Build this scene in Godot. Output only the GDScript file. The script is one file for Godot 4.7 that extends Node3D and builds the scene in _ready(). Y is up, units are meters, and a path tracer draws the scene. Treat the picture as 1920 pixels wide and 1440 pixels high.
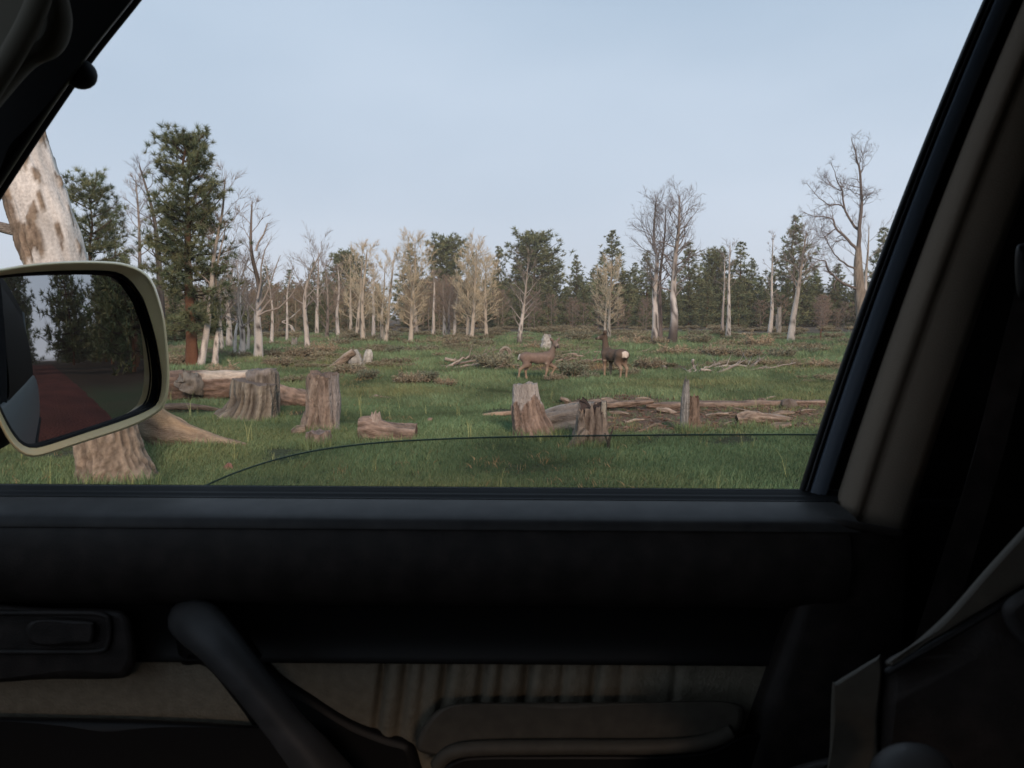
extends Node3D
# A meadow with stumps, two deer and a wood behind, seen at dusk from the driver's seat through the open passenger window.

const FPX := 1509.5
const EYE := Vector3(0.0, 1.6, 0.0)
const MIRROR_UP := 0.0      # where the door mirror looks
const MIRROR_OUT := -0.085
const MIRROR_RADIUS := 1.3
var pitch := atan(120.0 / 1509.5)
var taken := {}
var relief := FastNoiseLite.new()
var fine := FastNoiseLite.new()
var patchy := FastNoiseLite.new()
var rng := RandomNumberGenerator.new()
var M := {}


# ---------- a mesh in the making ----------
class B:
	var v := PackedVector3Array()
	var c := PackedColorArray()
	var ix := PackedInt32Array()

	func vert(p: Vector3, col: Color) -> int:
		v.append(p)
		c.append(col)
		return v.size() - 1

	func tri(a: int, b: int, d: int) -> void:
		ix.append(a)
		ix.append(b)
		ix.append(d)

	func quad(a: int, b: int, d: int, e: int) -> void:
		tri(a, b, d)
		tri(a, d, e)

	func face(p: PackedVector3Array, col: Color) -> void:
		var s := v.size()
		for q in p:
			vert(q, col)
		for k in range(1, p.size() - 1):
			tri(s, s + k, s + k + 1)

	func cone(a: Vector3, b: Vector3, r: float, col: Color) -> void:
		var d := b - a
		var u := d.cross(Vector3(0.31, 0.17, 0.93)).normalized() * r
		var w := d.normalized().cross(u)
		var s := v.size()
		vert(a + u, col)
		vert(a - u * 0.5 + w * 0.87, col)
		vert(a - u * 0.5 - w * 0.87, col)
		vert(b, col)
		tri(s, s + 3, s + 1)
		tri(s + 1, s + 3, s + 2)
		tri(s + 2, s + 3, s)

	func blade(a: Vector3, b: Vector3, side: Vector3, col: Color) -> void:
		var s := v.size()
		vert(a + side, col)
		vert(a - side, col)
		vert(b, col)
		tri(s, s + 1, s + 2)

	func tube(pts: PackedVector3Array, rad: PackedFloat32Array, sides: int, cols: PackedColorArray, cap := false) -> void:
		var n := pts.size()
		var s := v.size()
		var u := Vector3.ZERO
		for k in n:
			var d := (pts[mini(k + 1, n - 1)] - pts[maxi(k - 1, 0)]).normalized()
			if k == 0:
				u = d.cross(Vector3(0.31, 0.17, 0.93)).normalized()
			u = (u - d * u.dot(d)).normalized()
			var w := d.cross(u)
			for j in sides:
				var a := TAU * j / sides
				vert(pts[k] + (u * cos(a) + w * sin(a)) * rad[k], cols[mini(k, cols.size() - 1)])
		for k in n - 1:
			for j in sides:
				var j2 := (j + 1) % sides
				quad(s + k * sides + j, s + (k + 1) * sides + j, s + (k + 1) * sides + j2, s + k * sides + j2)
		if cap:
			var e := vert(pts[n - 1], cols[cols.size() - 1])
			for j in sides:
				tri(s + (n - 1) * sides + j, e, s + (n - 1) * sides + (j + 1) % sides)
			var e0 := vert(pts[0], cols[0])
			for j in sides:
				tri(s + (j + 1) % sides, e0, s + j)

	# rows of points, each row the same length, joined into one smooth sheet
	func loft(rows: Array, col: Color, closed := false) -> void:
		var s := v.size()
		var m: int = rows[0].size()
		for r in rows:
			for p in r:
				vert(p, col)
		for k in rows.size() - 1:
			for j in (m if closed else m - 1):
				var j2 := (j + 1) % m
				quad(s + k * m + j, s + (k + 1) * m + j, s + (k + 1) * m + j2, s + k * m + j2)

	func box(at: Vector3, size: Vector3, col: Color, bevel := 0.0, basis := Basis.IDENTITY) -> void:
		var h := size / 2.0
		var e := minf(bevel, h[h.min_axis_index()] * 0.9)
		for axis in 3:
			var a := Vector3.ZERO
			var b1 := Vector3.ZERO
			var b2 := Vector3.ZERO
			a[axis] = 1.0
			b1[(axis + 1) % 3] = 1.0
			b2[(axis + 2) % 3] = 1.0
			for sgn in [-1.0, 1.0]:
				var o: Vector3 = a * (h * a).length() * sgn
				var p1: Vector3 = b1 * ((h * b1).length() - e) * sgn
				var p2: Vector3 = b2 * ((h * b2).length() - e)
				var q := PackedVector3Array()
				for k in [[-1, -1], [-1, 1], [1, 1], [1, -1]]:
					q.append(at + basis * (o + p1 * k[0] + p2 * k[1]))
				face(q, col)
			if e > 0.0:
				for s1 in [-1.0, 1.0]:
					for s2 in [-1.0, 1.0]:
						var l: Vector3 = a * ((h * a).length() - e)
						var i1: Vector3 = b1 * ((h * b1).length() - e) * s1 + b2 * (h * b2).length() * s2
						var i2: Vector3 = b1 * (h * b1).length() * s1 + b2 * ((h * b2).length() - e) * s2
						var q := PackedVector3Array([at + basis * (-l + i1), at + basis * (l + i1), at + basis * (l + i2), at + basis * (-l + i2)])
						if s1 * s2 < 0.0:
							q.reverse()
						face(q, col)
		if e > 0.0:
			for sx in [-1.0, 1.0]:
				for sy in [-1.0, 1.0]:
					for sz in [-1.0, 1.0]:
						var k := Vector3(sx, sy, sz)
						var q := PackedVector3Array([at + basis * (k * (h - Vector3(0, e, e))), at + basis * (k * (h - Vector3(e, 0, e))), at + basis * (k * (h - Vector3(e, e, 0)))])
						if sx * sy * sz > 0.0:
							q.reverse()
						face(q, col)

	func ball(at: Vector3, r: Vector3, col: Color, basis := Basis.IDENTITY, n := 16) -> void:
		var rows := []
		for k in n / 2 + 1:
			var a := PI * k / (n / 2) - PI / 2
			var row := PackedVector3Array()
			for j in n:
				var f := TAU * j / n
				row.append(at + basis * (r * Vector3(cos(f) * cos(a), sin(a), sin(f) * cos(a))))
			rows.append(row)
		loft(rows, col, true)

	func mesh(mat: Material) -> ArrayMesh:
		var n := PackedVector3Array()
		n.resize(v.size())
		for k in range(0, ix.size(), 3):
			var a := ix[k]
			var b := ix[k + 1]
			var d := ix[k + 2]
			var f := (v[d] - v[a]).cross(v[b] - v[a])
			n[a] += f
			n[b] += f
			n[d] += f
		for k in n.size():
			n[k] = n[k].normalized() if n[k].length_squared() > 1e-20 else Vector3.UP
		var arr := []
		arr.resize(Mesh.ARRAY_MAX)
		arr[Mesh.ARRAY_VERTEX] = v
		arr[Mesh.ARRAY_NORMAL] = n
		arr[Mesh.ARRAY_COLOR] = c
		arr[Mesh.ARRAY_INDEX] = ix
		var m := ArrayMesh.new()
		m.add_surface_from_arrays(Mesh.PRIMITIVE_TRIANGLES, arr)
		m.surface_set_material(0, mat)
		return m


# ---------- naming ----------
func numbered(called: String) -> String:
	var n: int = taken.get(called, 0)
	taken[called] = n + 1
	return called if n == 0 else "%s_%03d" % [called, n]


func tag(o: Node, label: String, category := "", group := "", kind := "") -> void:
	for k in [["label", label], ["category", category], ["group", group], ["kind", kind]]:
		if k[1] != "":
			o.set_meta(k[0], k[1])


func thing(called: String, label: String, category: String, at := Vector3.ZERO, group := "") -> Node3D:
	var o := Node3D.new()
	o.name = numbered(called)
	add_child(o)
	o.position = at
	tag(o, label, category, group)
	return o


func put(called: String, m: Mesh, parent: Node = null) -> MeshInstance3D:
	var o := MeshInstance3D.new()
	o.mesh = m
	o.name = called if parent else numbered(called)
	(parent if parent else self).add_child(o, true)
	return o


func copies(called: String, m: Mesh, places: Array, tints: Array, label: String, category: String) -> void:
	var mm := MultiMesh.new()
	mm.transform_format = MultiMesh.TRANSFORM_3D
	mm.use_colors = not tints.is_empty()
	mm.mesh = m
	mm.instance_count = places.size()
	for k in places.size():
		mm.set_instance_transform(k, places[k])
		if mm.use_colors:
			mm.set_instance_color(k, tints[k])
	var o := MultiMeshInstance3D.new()
	o.multimesh = mm
	o.name = numbered(called)
	add_child(o)
	tag(o, label, category, "", "stuff")


# ---------- from a place in the photograph to a place in the world ----------
func ray(px: float, py: float) -> Vector3:
	return Basis(Vector3.RIGHT, -pitch) * Vector3((px - 960.0) / FPX, (720.0 - py) / FPX, -1.0)


func pz(px: float, py: float, z: float) -> Vector3:
	var d := ray(px, py)
	return EYE + d * (z / d.z)


func lie(x: float, z: float) -> float:
	var far := maxf(0.0, -z - 60.0)
	var h := relief.get_noise_2d(x, z) * (0.05 + 0.0022 * clampf(-z - 12.0, 0.0, 60.0)) + far * 0.004
	h += fine.get_noise_2d(x * 1.0, z * 1.0) * 0.035
	return h + smoothstep(-5.6, -3.2, z) * (0.14 - smoothstep(6.0, 8.0, z) * 0.14)


func pg(px: float, py: float) -> Vector3:
	var d := ray(px, py)
	var p := EYE
	var y := 0.0
	for k in 8:
		p = EYE + d * ((y - EYE.y) / d.y)
		if p.length() > 400.0 or p.z > 0.0:
			p = EYE + d * 260.0
			break
		y = (y + lie(p.x, p.z)) / 2.0
	p.y = lie(p.x, p.z)
	return p


func near_far(at: Vector3) -> float:   # metres that one pixel of the photograph covers at that place
	return -at.z / FPX


# ---------- materials ----------
func noise_tex(freq: float, lo: float, hi: float, octaves := 4, kind := FastNoiseLite.TYPE_SIMPLEX_SMOOTH, seed_ := 1) -> NoiseTexture2D:
	var f := FastNoiseLite.new()
	f.noise_type = kind
	f.frequency = freq
	f.fractal_octaves = octaves
	f.seed = seed_
	var t := NoiseTexture2D.new()
	t.width = 512
	t.height = 512
	t.seamless = true
	t.noise = f
	var g := Gradient.new()
	g.set_color(0, Color(lo, lo, lo))
	g.set_color(1, Color(hi, hi, hi))
	t.color_ramp = g
	return t


func mat(called: String, rough := 0.9, tinted := true, albedo := Color.WHITE) -> StandardMaterial3D:
	var m := StandardMaterial3D.new()
	m.resource_name = called
	m.vertex_color_use_as_albedo = tinted
	m.albedo_color = albedo
	m.roughness = rough
	m.metallic_specular = 0.3
	M[called] = m
	return m


func grain(m: StandardMaterial3D, tex: Texture2D, scale: Vector3, bump: Texture2D = null, relief_cm := 0.0, in_world := false) -> void:
	m.albedo_texture = tex
	m.uv1_triplanar = true
	m.uv1_world_triplanar = in_world
	m.uv1_scale = scale
	if bump:
		m.heightmap_enabled = true
		m.heightmap_texture = bump
		m.heightmap_scale = relief_cm


func make_materials() -> void:
	var streak := noise_tex(0.02, 0.78, 1.0, 5, FastNoiseLite.TYPE_SIMPLEX_SMOOTH, 3)
	var speck := noise_tex(0.05, 0.5, 1.0, 4, FastNoiseLite.TYPE_SIMPLEX_SMOOTH, 5)
	var hide := noise_tex(0.09, 0.0, 1.0, 3, FastNoiseLite.TYPE_CELLULAR, 7)
	var height := noise_tex(0.03, 0.0, 1.0, 5, FastNoiseLite.TYPE_SIMPLEX_SMOOTH, 9)
	grain(mat("bark"), streak, Vector3(5, 0.9, 5), height, 2.4)
	grain(mat("log_bark"), streak, Vector3(0.9, 4, 4), height, 1.8)
	grain(mat("aspen_bark", 0.85), streak, Vector3(3, 2, 3), height, 0.5)
	mat("twig", 0.95)
	grain(mat("pale_bark", 0.85), streak, Vector3(2, 4, 2))
	var leaf := mat("needles", 0.8)
	leaf.backlight_enabled = true
	leaf.backlight = Color(0.25, 0.25, 0.18)
	var gr := mat("grass", 0.75)
	gr.backlight_enabled = true
	gr.backlight = Color(0.35, 0.38, 0.25)
	grain(mat("soil", 1.0), speck, Vector3(0.7, 0.7, 0.7), height, 3.0, true)
	mat("fur", 0.95)
	grain(mat("rock", 0.95), speck, Vector3(3, 3, 3))
	# the car
	var leather := NoiseTexture2D.new()
	leather.width = 512
	leather.height = 512
	leather.seamless = true
	leather.as_normal_map = true
	leather.bump_strength = 3.0
	var pores := FastNoiseLite.new()
	pores.noise_type = FastNoiseLite.TYPE_CELLULAR
	pores.frequency = 0.12
	leather.noise = pores
	var vinyl := mat("dark_vinyl", 0.55, false, Color(0.185, 0.162, 0.15))
	grain(vinyl, noise_tex(0.006, 0.66, 1.0, 6), Vector3(8, 10, 8))
	vinyl.normal_enabled = true
	vinyl.normal_texture = leather
	vinyl.normal_scale = 0.5
	var sill := mat("sill_vinyl", 0.5, false, Color(0.245, 0.236, 0.232))
	grain(sill, noise_tex(0.012, 0.7, 1.0, 6, FastNoiseLite.TYPE_SIMPLEX_SMOOTH, 31), Vector3(4, 6, 4))
	var beige := mat("beige_vinyl", 0.6, false, Color(0.44, 0.41, 0.355))
	grain(beige, noise_tex(0.02, 0.85, 1.0), Vector3(7, 7, 7), hide, 0.08)
	var cloth := mat("trim_cloth", 0.95, false, Color(0.5, 0.45, 0.395))
	grain(cloth, noise_tex(0.2, 0.8, 1.0), Vector3(12, 12, 12), hide, 0.05)
	grain(mat("armrest_vinyl", 0.6, false, Color(0.29, 0.268, 0.236)), noise_tex(0.02, 0.86, 1.0, 4, FastNoiseLite.TYPE_SIMPLEX_SMOOTH, 41), Vector3(5, 5, 5))
	mat("rubber", 0.6, false, Color(0.1, 0.1, 0.105))
	mat("highlit_lip_rubber", 0.35, false, Color(0.3, 0.31, 0.32))  # lighter than the other rubber: highlight on the seal lips put into the colour
	mat("blue_paint", 0.35, false, Color(0.29, 0.325, 0.37))
	var cream := mat("cream_paint", 0.3, false, Color(1.0, 0.91, 0.7))
	cream.clearcoat_enabled = true
	cream.clearcoat = 0.5
	cream.clearcoat_roughness = 0.1
	var body_paint := mat("body_paint", 0.3, false, Color(0.46, 0.5, 0.51))
	body_paint.clearcoat_enabled = true
	body_paint.clearcoat = 0.6
	mat("dark_trim", 0.5, false, Color(0.07, 0.064, 0.062))
	mat("headliner", 0.95, false, Color(0.4, 0.38, 0.34))
	var mirror := mat("mirror_glass", 0.015, false, Color(0.72, 0.71, 0.71))
	mirror.metallic = 1.0
	mirror.metallic_specular = 0.5
	var pane := mat("window_glass", 0.03, false, Color(0.16, 0.4, 0.33, 0.27))
	pane.transparency = BaseMaterial3D.TRANSPARENCY_ALPHA
	pane.metallic_specular = 0.5
	mat("glass_edge", 0.2, false, Color(0.26, 0.34, 0.31))
	var shield := mat("windshield_glass", 0.02, false, Color(0.2, 0.3, 0.28, 0.12))
	shield.transparency = BaseMaterial3D.TRANSPARENCY_ALPHA
	mat("tyre", 0.9, false, Color(0.12, 0.12, 0.12))
	mat("steel", 0.4, false, Color(0.5, 0.5, 0.5))
	M.steel.metallic = 0.8


# ---------- rough round wood: stumps, logs, roots ----------
func smooth_path(p: PackedVector3Array, t: float) -> Vector3:
	var f := clampf(t, 0.0, 1.0) * (p.size() - 1)
	var k := mini(int(f), p.size() - 2)
	return p[k].cubic_interpolate(p[k + 1], p[maxi(k - 1, 0)], p[mini(k + 2, p.size() - 1)], f - k)


func smooth_num(p: PackedFloat32Array, t: float) -> float:
	var f := clampf(t, 0.0, 1.0) * (p.size() - 1)
	var k := mini(int(f), p.size() - 2)
	var u := f - k
	return lerpf(p[k], p[k + 1], u * u * (3.0 - 2.0 * u) * 0.5 + u * 0.5)


# o: path, rad, sides, rings, amp, fa (furrows round), fl (furrows along, per metre), lump, seed, c1 ridge, c2 furrow, bare(t, a, n) -> 0..1, cb, jag, end, squash
func wood(b: B, o: Dictionary) -> void:
	var n1 := FastNoiseLite.new()
	n1.seed = o.get("seed", 1)
	n1.frequency = 1.0
	n1.fractal_octaves = 3
	var path: PackedVector3Array = o.path
	var rad: PackedFloat32Array = o.rad
	var sides: int = o.get("sides", 40)
	var rings: int = o.get("rings", 40)
	var amp: float = o.get("amp", 0.1)
	var fa: float = o.get("fa", 2.4)
	var fl: float = o.get("fl", 1.6)
	var lump: float = o.get("lump", 0.08)
	var jag: float = o.get("jag", 0.0)
	var squash: float = o.get("squash", 1.0)
	var c1: Color = o.get("c1", Color(0.3, 0.2, 0.14))
	var c2: Color = o.get("c2", Color(0.1, 0.065, 0.045))
	var cb: Color = o.get("cb", Color(0.5, 0.45, 0.4))
	var ce: Color = o.get("end", Color(0.4, 0.3, 0.22))
	var cracks := []
	var dice := RandomNumberGenerator.new()
	dice.seed = o.get("seed", 1) * 17 + 5
	if sides >= 40:
		for k in 6:
			cracks.append([dice.randf() * TAU, dice.randf_range(0.05, 0.13), dice.randf_range(0.0, 0.5), dice.randf_range(0.4, 1.1), dice.randf_range(-0.4, 0.4)])
	var length := 0.0
	for k in path.size() - 1:
		length += path[k].distance_to(path[k + 1])
	var s := b.v.size()
	var u := Vector3.ZERO
	for k in rings + 1:
		var t := float(k) / rings
		var p := smooth_path(path, t)
		var d := (smooth_path(path, t + 0.02) - smooth_path(path, t - 0.02)).normalized()
		if k == 0:
			u = d.cross(Vector3(0.02, 0.1, 0.99)).normalized()
			if absf(d.y) < 0.7:
				u = Vector3.UP
		u = (u - d * u.dot(d)).normalized()
		var w := d.cross(u)
		var r := smooth_num(rad, t)
		for j in sides:
			var a := TAU * j / sides
			var ca := cos(a)
			var sa := sin(a)
			var q := Vector3(ca * fa, sa * fa, t * length * fl)
			var furrow := absf(n1.get_noise_3dv(q + Vector3(7, 3, 1)))
			furrow = clampf(furrow * 3.2, 0.0, 1.0)
			var big := n1.get_noise_3d(ca * 0.9 + 11.0, sa * 0.9, t * length * 0.9)
			var bare := 0.0
			if o.has("bare"):
				bare = clampf(o.bare.call(t, a, n1.get_noise_3d(ca * 1.3, sa * 1.3 + 20.0, t * length * 1.5)), 0.0, 1.0)
			var rr := r * (1.0 + lump * big * 2.0 + amp * (furrow - 0.5) * (1.0 - 0.92 * bare) + amp * (1.0 - 0.85 * bare) * (0.4 * n1.get_noise_3dv(q * 2.7) + 0.3 * n1.get_noise_3dv(q * 6.5)) - 0.4 * amp * bare)
			for q2 in cracks:
				var gap := wrapf(a - q2[0] - q2[4] * t, -PI, PI) / 0.075
				if absf(gap) < 3.0:
					rr -= r * q2[1] * exp(-gap * gap) * smoothstep(q2[2] - 0.1, q2[2] + 0.1, t) * (1.0 - smoothstep(q2[3] - 0.1, q2[3] + 0.1, t))
			var off := (u * ca + w * sa * squash) * rr
			if jag > 0.0 and k > rings - 6:
				off += d * jag * (float(k - rings + 6) / 6.0) * n1.get_noise_3d(ca * 1.8 + 4.0, sa * 1.8, 5.0) * 2.0
			var tone := clampf(0.5 + big + n1.get_noise_3dv(q * 1.9 + Vector3(0, 9, 0)) * 0.8, 0.0, 1.0)
			var col := c2.lerp(c1, clampf(furrow * 0.85 + tone * 0.3, 0.0, 1.0))
			col = col.lerp(Color.WHITE * col.get_luminance(), 0.34) * (1.08 + 0.35 * n1.get_noise_3dv(q * 5.0))
			col = Color(col.r * 1.16, col.g * 1.2, col.b * 1.15)
			col = col.lerp(cb * (0.72 + 0.4 * tone), bare)
			col.a = 1.0
			b.vert(p + off, col)
	for k in rings:
		for j in sides:
			var j2 := (j + 1) % sides
			b.quad(s + k * sides + j, s + (k + 1) * sides + j, s + (k + 1) * sides + j2, s + k * sides + j2)
	# the ends: an inner ring a little lower, then the heart
	for end in 2:
		var base := s + (rings * sides if end else 0)
		var mid := Vector3.ZERO
		for j in sides:
			mid += b.v[base + j] / sides
		var ring := b.v.size()
		for j in sides:
			var p := b.v[base + j]
			b.vert(p, ce * (0.8 + 0.4 * absf(n1.get_noise_1d(j * 0.7))))
		var inner := b.v.size()
		for j in sides:
			var p := b.v[base + j].lerp(mid, 0.45)
			b.vert(p + Vector3.UP * 0.5 * jag * n1.get_noise_1d(j * 0.9 + 30.0), ce * (0.7 + 0.5 * absf(n1.get_noise_1d(j * 1.3 + 9.0))))
		var hub := b.vert(mid, ce * 0.75)
		for j in sides:
			var j2 := (j + 1) % sides
			if end:
				b.quad(ring + j, inner + j, inner + j2, ring + j2)
				b.tri(inner + j, hub, inner + j2)
			else:
				b.quad(ring + j2, inner + j2, inner + j, ring + j)
				b.tri(inner + j2, hub, inner + j)


# the same wood laid along points of the photograph at one distance: pts are [px, py, width in px]
func traced(b: B, origin: Vector3, z: float, pts: Array, o: Dictionary) -> void:
	var path := PackedVector3Array()
	var rad := PackedFloat32Array()
	for q in pts:
		var zz: float = z + (q[3] if q.size() > 3 else 0.0)
		path.append(pz(q[0], q[1], zz) - origin)
		rad.append(q[2] / 2.0 * -zz / FPX)
	o.path = path
	o.rad = rad
	wood(b, o)


# ---------- trees ----------
func limb(b: B, tw: B, p: Vector3, d: Vector3, length: float, r: float, level: int, o: Dictionary) -> void:
	var last: int = o.levels
	var segs := 4 if level == 1 else 3
	var pts := PackedVector3Array([p])
	var rads := PackedFloat32Array([r])
	var dirs: Array[Vector3] = [d]
	for k in segs:
		d = (d + Vector3(rng.randfn(0, 1), rng.randfn(0, 1), rng.randfn(0, 1)) * o.wob + Vector3.UP * o.up).normalized()
		p += d * length / segs
		pts.append(p)
		rads.append(r * (1.0 - 0.8 * (k + 1.0) / segs))
		dirs.append(d)
	var near_trunk: Color = o.limb_color
	var cols := PackedColorArray()
	for k in segs + 1:
		cols.append(near_trunk.lerp(o.twig_color, clampf((level - 1 + float(k) / segs) / 1.6, 0.0, 1.0)))
	b.tube(pts, rads, 4 if level == 1 else 3, cols)
	var n: int = o.kids[level - 1]
	for k in n:
		var t := rng.randf_range(0.2 if level > 1 else 0.3, 1.0)
		var f := t * segs
		var i := mini(int(f), segs - 1)
		var at := pts[i].lerp(pts[i + 1], f - i)
		var dir := dirs[i + 1]
		var side := dir.cross(Vector3(rng.randfn(0, 1), rng.randfn(0, 1), rng.randfn(0, 1))).normalized()
		var nd := (dir * cos(o.fork) + side * sin(o.fork) * rng.randf_range(0.6, 1.1)).normalized()
		var nl: float = length * rng.randf_range(0.3, 0.62) * (1.15 - 0.5 * t)
		if level >= last:
			nl = maxf(nl, o.twig_min)
			nd = (nd + Vector3.UP * o.up).normalized()
			var c: Color = o.twig_color
			tw.cone(at, at + nd * nl, o.twig_r, c * rng.randf_range(0.75, 1.2))
		else:
			limb(b, tw, at, nd, nl, maxf(r * (1.0 - 0.75 * t) * 0.6, o.twig_r), level + 1, o)


# trunk given as points above the base with radii; limbs from t0 to the top
func bare_tree(trunk: B, tw: B, path: PackedVector3Array, rad: PackedFloat32Array, o: Dictionary) -> void:
	var rings := 26
	var bark := FastNoiseLite.new()
	bark.seed = o.get("seed", 1)
	bark.frequency = 1.0
	var height := path[path.size() - 1].distance_to(path[0])
	var sides := 9
	var s := trunk.v.size()
	for k in rings + 1:
		var t := float(k) / rings
		var p := smooth_path(path, t)
		var r := smooth_num(rad, t)
		for j in sides:
			var a := TAU * j / sides
			var n := bark.get_noise_3d(cos(a) * 0.8, t * height * 1.6, sin(a) * 0.8)
			var n2 := bark.get_noise_3d(cos(a) * 0.5 + 30.0, t * height * 5.0, sin(a) * 0.5)
			var dark := smoothstep(o.get("dark_at", 0.28), o.get("dark_at", 0.28) + 0.12, maxf(n, n2 * 0.9))
			dark = maxf(dark, 1.0 - smoothstep(o.get("foot", 0.05) * 0.5, o.get("foot", 0.05) * 1.5, t + n * 0.04))
			var c: Color = o.trunk_color
			c = c.lerp(o.get("upper_color", c), smoothstep(0.35, 0.75, t))
			c = c * (0.85 + 0.3 * bark.get_noise_3d(t * 9.0, a, 3.0))
			c = c.lerp(o.get("scar_color", Color(0.07, 0.06, 0.055)), dark)
			trunk.vert(p + Vector3(cos(a), 0, sin(a)) * r * (1.0 + 0.12 * n), c)
	for k in rings:
		for j in sides:
			var j2 := (j + 1) % sides
			trunk.quad(s + k * sides + j, s + k * sides + j2, s + (k + 1) * sides + j2, s + (k + 1) * sides + j)
	var count: int = o.limbs
	var az := rng.randf() * TAU
	for k in count:
		var t := lerpf(o.t0, 0.98, pow((k + rng.randf()) / count, o.get("crowd", 0.85)))
		az += 2.4 + rng.randf_range(-0.5, 0.5)
		var lean: float = o.lean
		var rise: float = lerpf(lean, lean + 0.5, t)
		var d := Vector3(cos(az), rise, sin(az)).normalized()
		var size: float = o.reach * sin(clampf((1.0 - t) / (1.0 - o.t0), 0.0, 1.0) * 2.0 + 0.5) * rng.randf_range(0.65, 1.15)
		limb(trunk, tw, smooth_path(path, t), d, maxf(size, o.reach * 0.25), maxf(smooth_num(rad, t) * o.get("stout", 0.36), o.twig_r * 1.2), 1, o)
	var top := path[path.size() - 1]
	for k in 5:
		var d := (Vector3.UP + Vector3(rng.randfn(0, 0.35), 0, rng.randfn(0, 0.35))).normalized()
		tw.cone(top - d * 0.1, top + d * height * 0.08 * rng.randf_range(0.5, 1.2), maxf(rad[rad.size() - 1] * 0.5, o.twig_r), o.twig_color)


const WHITE_BARK := Color(0.86, 0.79, 0.71)
const GREY_TWIG := Color(0.3, 0.25, 0.215)

func aspen_style(kind: String, h: float) -> Dictionary:
	var o := {"levels": 2, "wob": 0.13, "up": 0.1, "fork": 0.62, "kids": [6, 6], "limbs": 20, "t0": 0.32, "lean": 0.45, "reach": h * 0.24, "twig_r": 0.012, "twig_min": 0.3,
		"trunk_color": WHITE_BARK, "limb_color": Color(0.5, 0.44, 0.38), "twig_color": GREY_TWIG, "upper_color": Color(0.5, 0.44, 0.37)}
	match kind:
		"budding":   # a haze of fine ochre twigs
			o.merge({"twig_color": Color(0.61, 0.515, 0.36), "limb_color": Color(0.66, 0.58, 0.44), "upper_color": Color(0.6, 0.52, 0.4), "limbs": 44, "kids": [9, 8], "t0": 0.2, "reach": h * 0.3, "up": 0.1, "lean": 0.42, "wob": 0.1, "stout": 0.24, "trunk_color": Color(0.72, 0.64, 0.53)}, true)
		"dead":
			o.merge({"twig_color": Color(0.14, 0.115, 0.105), "limb_color": Color(0.2, 0.17, 0.155), "upper_color": Color(0.22, 0.19, 0.17), "limbs": 26, "kids": [6, 5], "t0": 0.3, "reach": h * 0.2, "wob": 0.2, "up": 0.1, "fork": 0.8, "dark_at": 0.2}, true)
		"thin":
			o.merge({"limbs": 14, "kids": [4, 5], "t0": 0.5, "reach": h * 0.16, "upper_color": WHITE_BARK}, true)
		"spreading":
			o.merge({"limbs": 16, "kids": [6, 6], "t0": 0.3, "reach": h * 0.34, "lean": 0.6, "limb_color": Color(0.52, 0.46, 0.42)}, true)
		"thicket":
			o.merge({"twig_color": Color(0.3, 0.235, 0.19), "limb_color": Color(0.3, 0.25, 0.2), "trunk_color": Color(0.3, 0.26, 0.23), "limbs": 26, "kids": [6, 7], "t0": 0.12, "reach": h * 0.3, "twig_r": 0.018}, true)
	return o


# pts: [px, py] up the trunk, first the foot; w: trunk width in px at the foot
func aspen(label: String, kind: String, pts: Array, w: float, group := "", extra := {}) -> Node3D:
	var foot := pg(pts[0][0], pts[0][1])
	var depth: float = foot.z
	var path := PackedVector3Array()
	var rad := PackedFloat32Array()
	for k in pts.size():
		path.append(pz(pts[k][0], pts[k][1], depth) - foot + Vector3(0, 0, rng.randfn(0, 0.12) * k))
		rad.append(w * 0.56 * near_far(foot) * (1.0 - 0.86 * k / (pts.size() - 1.0)))
	path[0] -= Vector3(0, 0.12, 0)
	rad[0] *= 1.12
	var h := path[path.size() - 1].y
	var o := aspen_style(kind, h)
	o.seed = int(pts[0][0])
	var r1 := near_far(foot) * 0.17
	o.twig_r = clampf(r1 * (1.25 if kind == "budding" else 1.1), 0.005, 0.02)
	o.merge(extra, true)
	var t := thing("aspen", label, "tree", foot, group)
	var bt := B.new()
	var tw := B.new()
	bare_tree(bt, tw, path, rad, o)
	put("trunk", bt.mesh(M.pale_bark), t)
	put("crown", tw.mesh(M.twig), t)
	return t


func needle_clump(b: B, at: Vector3, dir: Vector3, size: float, n: int, width: float, col: Color) -> void:
	for k in n:
		var d := (dir * 0.55 + Vector3(rng.randfn(0, 1), rng.randfn(0, 1) + 0.25, rng.randfn(0, 1)) * 0.62).normalized()
		var side := d.cross(Vector3(rng.randfn(0, 1), rng.randfn(0, 1), rng.randfn(0, 1))).normalized() * width
		b.blade(at + d * size * 0.04, at + d * size * rng.randf_range(0.6, 1.1), side, col * rng.randf_range(0.75, 1.25))


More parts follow.
